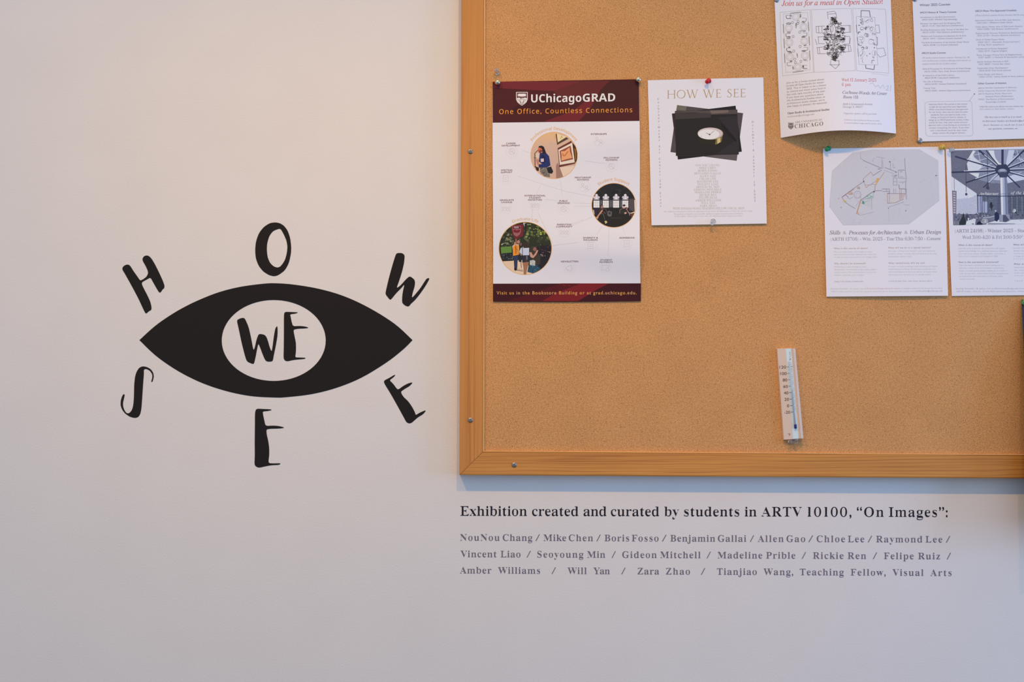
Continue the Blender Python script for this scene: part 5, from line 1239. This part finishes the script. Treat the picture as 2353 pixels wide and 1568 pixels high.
for i in range(160):
    x, y = R.uniform(140, 1500), R.uniform(1290, 1420); l = R.uniform(8, 30); a = R.uniform(0, 3.14)
    k.line([(x, y), (x + l * math.cos(a), y + l * math.sin(a))], R.uniform(0.3, 0.6), R.choice(((58, 60, 84), (150, 150, 174), (190, 188, 206))), 8)
k.clip = None; k.T = (0, 0, 1)
k.text('Architecture', 2249.5, 448.6, 6.2, 2294.5, color=(238, 236, 248), mode='ital', kx=-0.016, ky=-0.008, slope=-0.01, layer=14)
k.text('of the Public Library', 2322.5, 446.8, 6.2, 2412, color=(238, 236, 248), mode='ital', kx=-0.016, ky=-0.008, slope=-0.01, layer=14)
k.build('library_engraving', P6)
k = Ink(S6); T6 = (2150, 320, 4.128)
C6 = (140, 136, 164)
k.text('(ARTH 24198) - Winter 2025 - Studio', 2194.5, 534.6, 7.6, 2368, color=C6, mode='serif', slope=-0.006, kx=0.029, ky=-0.002, res=4)
k.text('Wed 3:00-4:20 & Fri 3:00-5:50*', 2211, 549.2, 7.4, 2351, color=(150, 146, 174), mode='serif', slope=-0.006, kx=0.029, ky=-0.002, res=4)
k.build('headline', P6); k = Ink(S6)
rows(k, T6, [(216, 1012, 538, 'What is this course all about?'), (218, 1174, 596, 'How is the coursework structured?'), (736, 1008, 1150, 'What will we do in a typical session?'), (742, 1192, 1120, 'What media/tools will we use?')], (128, 118, 152), 3.6, 'bold', -0.004)
rows(k, T6, [(216, 1042, 660, 'Libraries, both as sites for the production and support'), (217, 1067, 676, 'centers of knowledge, carry political resources, important'), (218, 1092, 660, 'civic and social spaces. People, space, resources, a'), (218, 1117, 590, 'sort of civic commons and thoughts in 2025'),
     (222, 1202, 652, 'Two one-week individual projects leading up to a'), (223, 1228, 648, 'mid-term review on an end-of-week in-practice by'), (224, 1254, 680, 'larger six-week group project leading up to review in'), (225, 1280, 684, 'view during finals week; Some midsize assignments'), (226, 1306, 640, 'to brainstorm and inspiration in libraries today,'), (227, 1332, 372, 'across centuries.'),
     (737, 1038, 1150, 'Seminar discussions on readings and tools'), (738, 1064, 1160, 'design charrettes, and more field study at'), (739, 1090, 1160, 'conversations among peers, and visits to'), (740, 1116, 1150, 'a range of sites across the city of Chicago'), (741, 1140, 1000, 'beyond studio.'),
     (746, 1222, 1160, 'Hand-sketching, model making and diagrams'), (747, 1248, 1150, 'you create projects across media such as'), (748, 1274, 1140, 'print and video, or anything you like on'), (749, 1300, 1000, 'exhibited forms.')], (184, 180, 204), 2.9, 'sans', -0.002)
rows(k, T6, [(755, 1350, 1150, '*and a weekly lab hour'), (190, 1424, 1200, 'Starting November 18, please visit architecture.uchicago.edu/consent to request consent for this course'), (195, 1450, 1210, 'ARCH studio courses. If you have general questions about these courses, please email us at')], (150, 146, 178), 3.1, 'ital', -0.002)
k.build('body_text', P6)

# ================================================================== POSTER 7 (dark, hanging loose at the right edge)
def pd7(u, v): return PD + 0.0015 + 0.056 * max(0, v) ** 0.62 * (1 - 0.25 * u)
S7 = Sheet((2347.5, 689), (2687, 683), (2712, 1222), (2374, 1232), pd7, lambda u, v: (0, 0), 60)
P7 = root('poster', S7.P(0.5, 1), 'dark navy poster hanging loose below the engraved flyer, cut by the right edge', 'poster')
S7.build('sheet', M_NAVY, P7, 12, 24)

# ================================================================== PINS
def pushpin(base, top, mat, label, d=PD + 0.0012, h=0.0125, sc=1.0, group='pushpins on the noticeboard'):
    b0 = at(base[0], base[1], d); t0 = at(top[0], top[1], d + h * 0.95)
    ax = (t0 - b0).normalized()
    r_ = root('pushpin', b0, label, 'pushpin', group)
    pr = [(0.0015, 0.0), (0.0046, 0.0002), (0.0050, 0.0009), (0.0044, 0.0016), (0.0025, 0.0022), (0.0021, 0.0040), (0.0023, 0.0072), (0.0030, 0.0086), (0.0038, 0.0094), (0.0041, 0.0106), (0.0038, 0.0118), (0.0028, 0.0124), (0.0008, 0.0125)]
    V, F = lathe(b0, ax, [(a * sc, c * h / 0.0125) for a, c in pr], 28); mesh_obj('head', V, F, mat, r_, smooth=True)
    V, F = lathe(b0 - ax * 0.006, ax, [(0.0001, 0), (0.0005, 0.0015), (0.0005, 0.0075)], 10); mesh_obj('needle', V, F, M_NEEDLE, r_)
def ballpin(X, Y, r0, label, d=PD + 0.002):
    b0 = at(X, Y, d); r_ = root('ball_pin', b0, label, 'pin', 'metal ball pins')
    c = b0 + Vector((0, -0.0042, 0)); V, F = [], []
    pr = [(max(0.0001, r0 * math.sin(math.pi * i / 14)), -r0 * math.cos(math.pi * i / 14)) for i in range(15)]
    V, F = lathe(c, (0, -1, 0), pr, 28); mesh_obj('head', V, F, M_SILVER, r_, smooth=True)
    V, F = lathe(b0 + Vector((0, 0.007, 0)), (0, -1, 0), [(0.0001, 0), (0.0005, 0.0015), (0.0005, 0.0085)], 10); mesh_obj('needle', V, F, M_NEEDLE, r_)
def tack(X, Y, r0, label, d=PD + 0.0012):
    b0 = at(X, Y, d); r_ = root('thumbtack', b0, label, 'thumbtack', 'flat metal thumbtacks')
    V, F = lathe(b0, (0.0, -1, 0), [(r0, 0.0), (r0, 0.0004), (r0 * 0.93, 0.0010), (r0 * 0.7, 0.0017), (r0 * 0.4, 0.0021), (0.0002, 0.0023)], 28); mesh_obj('cap', V, F, M_ZINC, r_, smooth=True)
    V, F = lathe(b0 + Vector((0, 0.007, 0)), (0, -1, 0), [(0.0001, 0), (0.0005, 0.0015), (0.0005, 0.0072)], 10); mesh_obj('needle', V, F, M_NEEDLE, r_)
pushpin((1143, 168), (1140.5, 160), M_CLEAR, 'clear pushpin in bare cork above the maroon poster’s top left corner', d=CORK + 0.0003)
ballpin(1143.5, 191, 0.0056, 'shiny metal ball pin at the maroon poster’s top left corner')
ballpin(1466, 184.5, 0.0056, 'shiny metal ball pin at the maroon poster’s top right corner')
pushpin((1629, 185.5), (1623, 189), M_RED, 'red pushpin at the top of the clock flyer')
pushpin((1639, 508), (1635.5, 515), M_CLEAR, 'clear pushpin at the bottom edge of the clock flyer', d=PD + 0.003)
tack(1785, 0, 0.0052, 'grey flat tack on the red-titled flyer’s top left corner, cut by the frame')
tack(2102, -2.5, 0.0052, 'grey tack on the two-column sheet’s top left corner, cut by the frame')
tack(2113.5, 323, 0.0053, 'grey flat tack at the bottom left corner of the two-column sheet')
pushpin((1904, 341), (1898, 345), M_GREEN, 'dark green pushpin at the floor plan flyer’s top left corner')
pushpin((2167, 337.5), (2157, 342), M_YELLOW, 'yellow pushpin at the floor plan flyer’s top right corner', sc=1.05)
pushpin((2187, 344), (2180, 346), M_CLEAR, 'clear pushpin at the library flyer’s top left corner')
pushpin((2354, 693), (2351.5, 697), M_LGREEN, 'light green pushpin at the dark navy poster’s top left corner')

# ================================================================== THERMOMETER
TD = CORK + 0.0002
TLp, TRp, BRp, BLp = (1787.5, 801), (1828, 801), (1846.5, 1007.5), (1803, 1011)
pr = [(0, 0.0), (0.0, 0.0065), (0.425, 0.0125), (0.43, 0.0112), (0.75, 0.0112), (0.755, 0.0095), (0.82, 0.0100), (0.85, 0.0126), (0.91, 0.0130), (1.0, 0.0095), (1.0, 0.0)]
def prd(u):
    q = pr[1:-1]
    for (a, c), (d, e) in zip(q[:-1], q[1:]):
        if u <= d: return c + (e - c) * (u - a) / max(1e-6, d - a)
    return q[-1][1]
class TS(Sheet):
    def P(s, u, v, off=0.0):
        x, y = s.px(u, v); p = at(x, y, TD + 0.011)
        return Vector((p.x, -(TD + prd(min(1, max(0, u))) + off), p.z))
ST = TS(TLp, TRp, BRp, BLp, lambda u, v: 0, None, 60)
thermo = root('thermometer', at(1825, 1009, TD), 'slim cream wall thermometer with glass tube, tilted low on the cork', 'thermometer')
V, F = [], []
for v_ in (0.0, 1.0):
    for u, h in pr:
        x, y = ST.px(u, v_); p = at(x, y, TD + 0.011); V.append(Vector((p.x, -(TD + h), p.z)))
n = len(pr)
for i in range(n): F.append((i, (i + 1) % n, n + (i + 1) % n, n + i))
F.append(tuple(range(n))); F.append(tuple(reversed(range(n, 2 * n))))
mesh_obj('body', V, F, M_THERMO, thermo)
k = Ink(ST, (1720, 780, 5.6), base=0.00006)
k.T = (0, 0, 1)
k.poly([ST.px(0.437, 0.001), ST.px(0.743, 0.001), ST.px(0.743, 0.999), ST.px(0.437, 0.999)], (204, 212, 226), 0)
k.build('scale_plate', thermo)
k = Ink(ST, (1720, 780, 5.6), base=0.00006)
IN = (84, 64, 62)
for i, tx in enumerate(['120', '100', '80', '60', '40', '20', '0', '-20']):
    y = 355 + i * 83; xr = 482 + i * 7.2 - (4 if i == 6 else 0)
    wd = {3: 76, 2: 52, 1: 26}[len(tx.replace('-', ''))]
    s_ = tx
    k.text(s_, 1720 + (xr - wd - (14 if '-' in tx else 0)) / 5.6, 780 + (y + 22) / 5.6, 6.6, 1720 + xr / 5.6, color=IN, mode=None, layer=1, kx=-0.006, ky=-0.006, fit='scale')
    k.line([(488 + i * 7.6, y), (518 + i * 7.6, y - 1)], 0.9, IN, 1); k.line([(540 + i * 8.2, y - 3), (566 + i * 8.2, y - 4)], 0.9, IN, 1)
    if i < 7:
        for q, ww in ((0.25, 8), (0.5, 14), (0.75, 8)):
            yy = y + 83 * q; xx = (i + q) * 7.6
            k.line([(500 + xx, yy), (500 + xx + ww, yy)], 0.6, (120, 116, 124), 1); k.line([(548 + xx, yy - 3), (548 + xx + ww, yy - 3)], 0.6, (120, 116, 124), 1)
k.build('printed_scale', thermo); k = Ink(ST, (1720, 780, 5.6), base=0.00006)
k.text('°F', 1720 + 508 / 5.6, 780 + 1244 / 5.6, 5.6, 1720 + 540 / 5.6, color=IN, mode=None, layer=1)
k.build('unit_mark', thermo); k = Ink(ST, (1720, 780, 5.6), base=0.00006)
# upright lettering reading upwards at the head of the scale
P, Fq = text_px('TAYLOR', 0, 0, 3.0, 20.5, None, kx=-0.006, ky=-0.006)
P = [(1720 + 540 / 5.6 + y + 0.004 * x, 780 + 278 / 5.6 - x) for x, y in P]
k._tris(P, Fq, (96, 84, 92), 1)
k.ell((538, 258), 6, 6, (60, 50, 56), 2, 8)
k.build('maker_lettering', thermo)
def tube(p0, p1, r_, mat, name, seg=16, rise=0.0):
    V, F = lathe(p0, p1 - p0, [(r_ * 0.6, 0), (r_, r_ * 0.6), (r_, (p1 - p0).length - r_ * 0.6), (r_ * 0.6, (p1 - p0).length)], seg)
    mesh_obj(name, V, F, mat, thermo, smooth=True)
def tp(X, Y, h): 
    p = at(X, Y, TD + 0.0125); return Vector((p.x, -(TD + h), p.z))
tube(tp(1827.5, 985, 0.0135), tp(1814.2, 831, 0.0135), 0.0018, M_GLASS, 'glass_tube')
tube(tp(1827.5, 985, 0.0135), tp(1819.8, 897, 0.0135), 0.0006, M_PALEBLUE, 'liquid_column')
tube(tp(1828, 985.5, 0.0136), tp(1827.2, 975, 0.0136), 0.0024, M_BLUE, 'bulb')
pushpin((1818.5, 1016), (1814.5, 1015.5), M_CLEAR, 'clear pushpin propping the thermometer, left one of the pair', d=CORK + 0.0003)
pushpin((1828, 1011), (1829.5, 1015.5), M_CLEAR, 'clear pushpin propping the thermometer, right one of the pair', d=CORK + 0.0003)
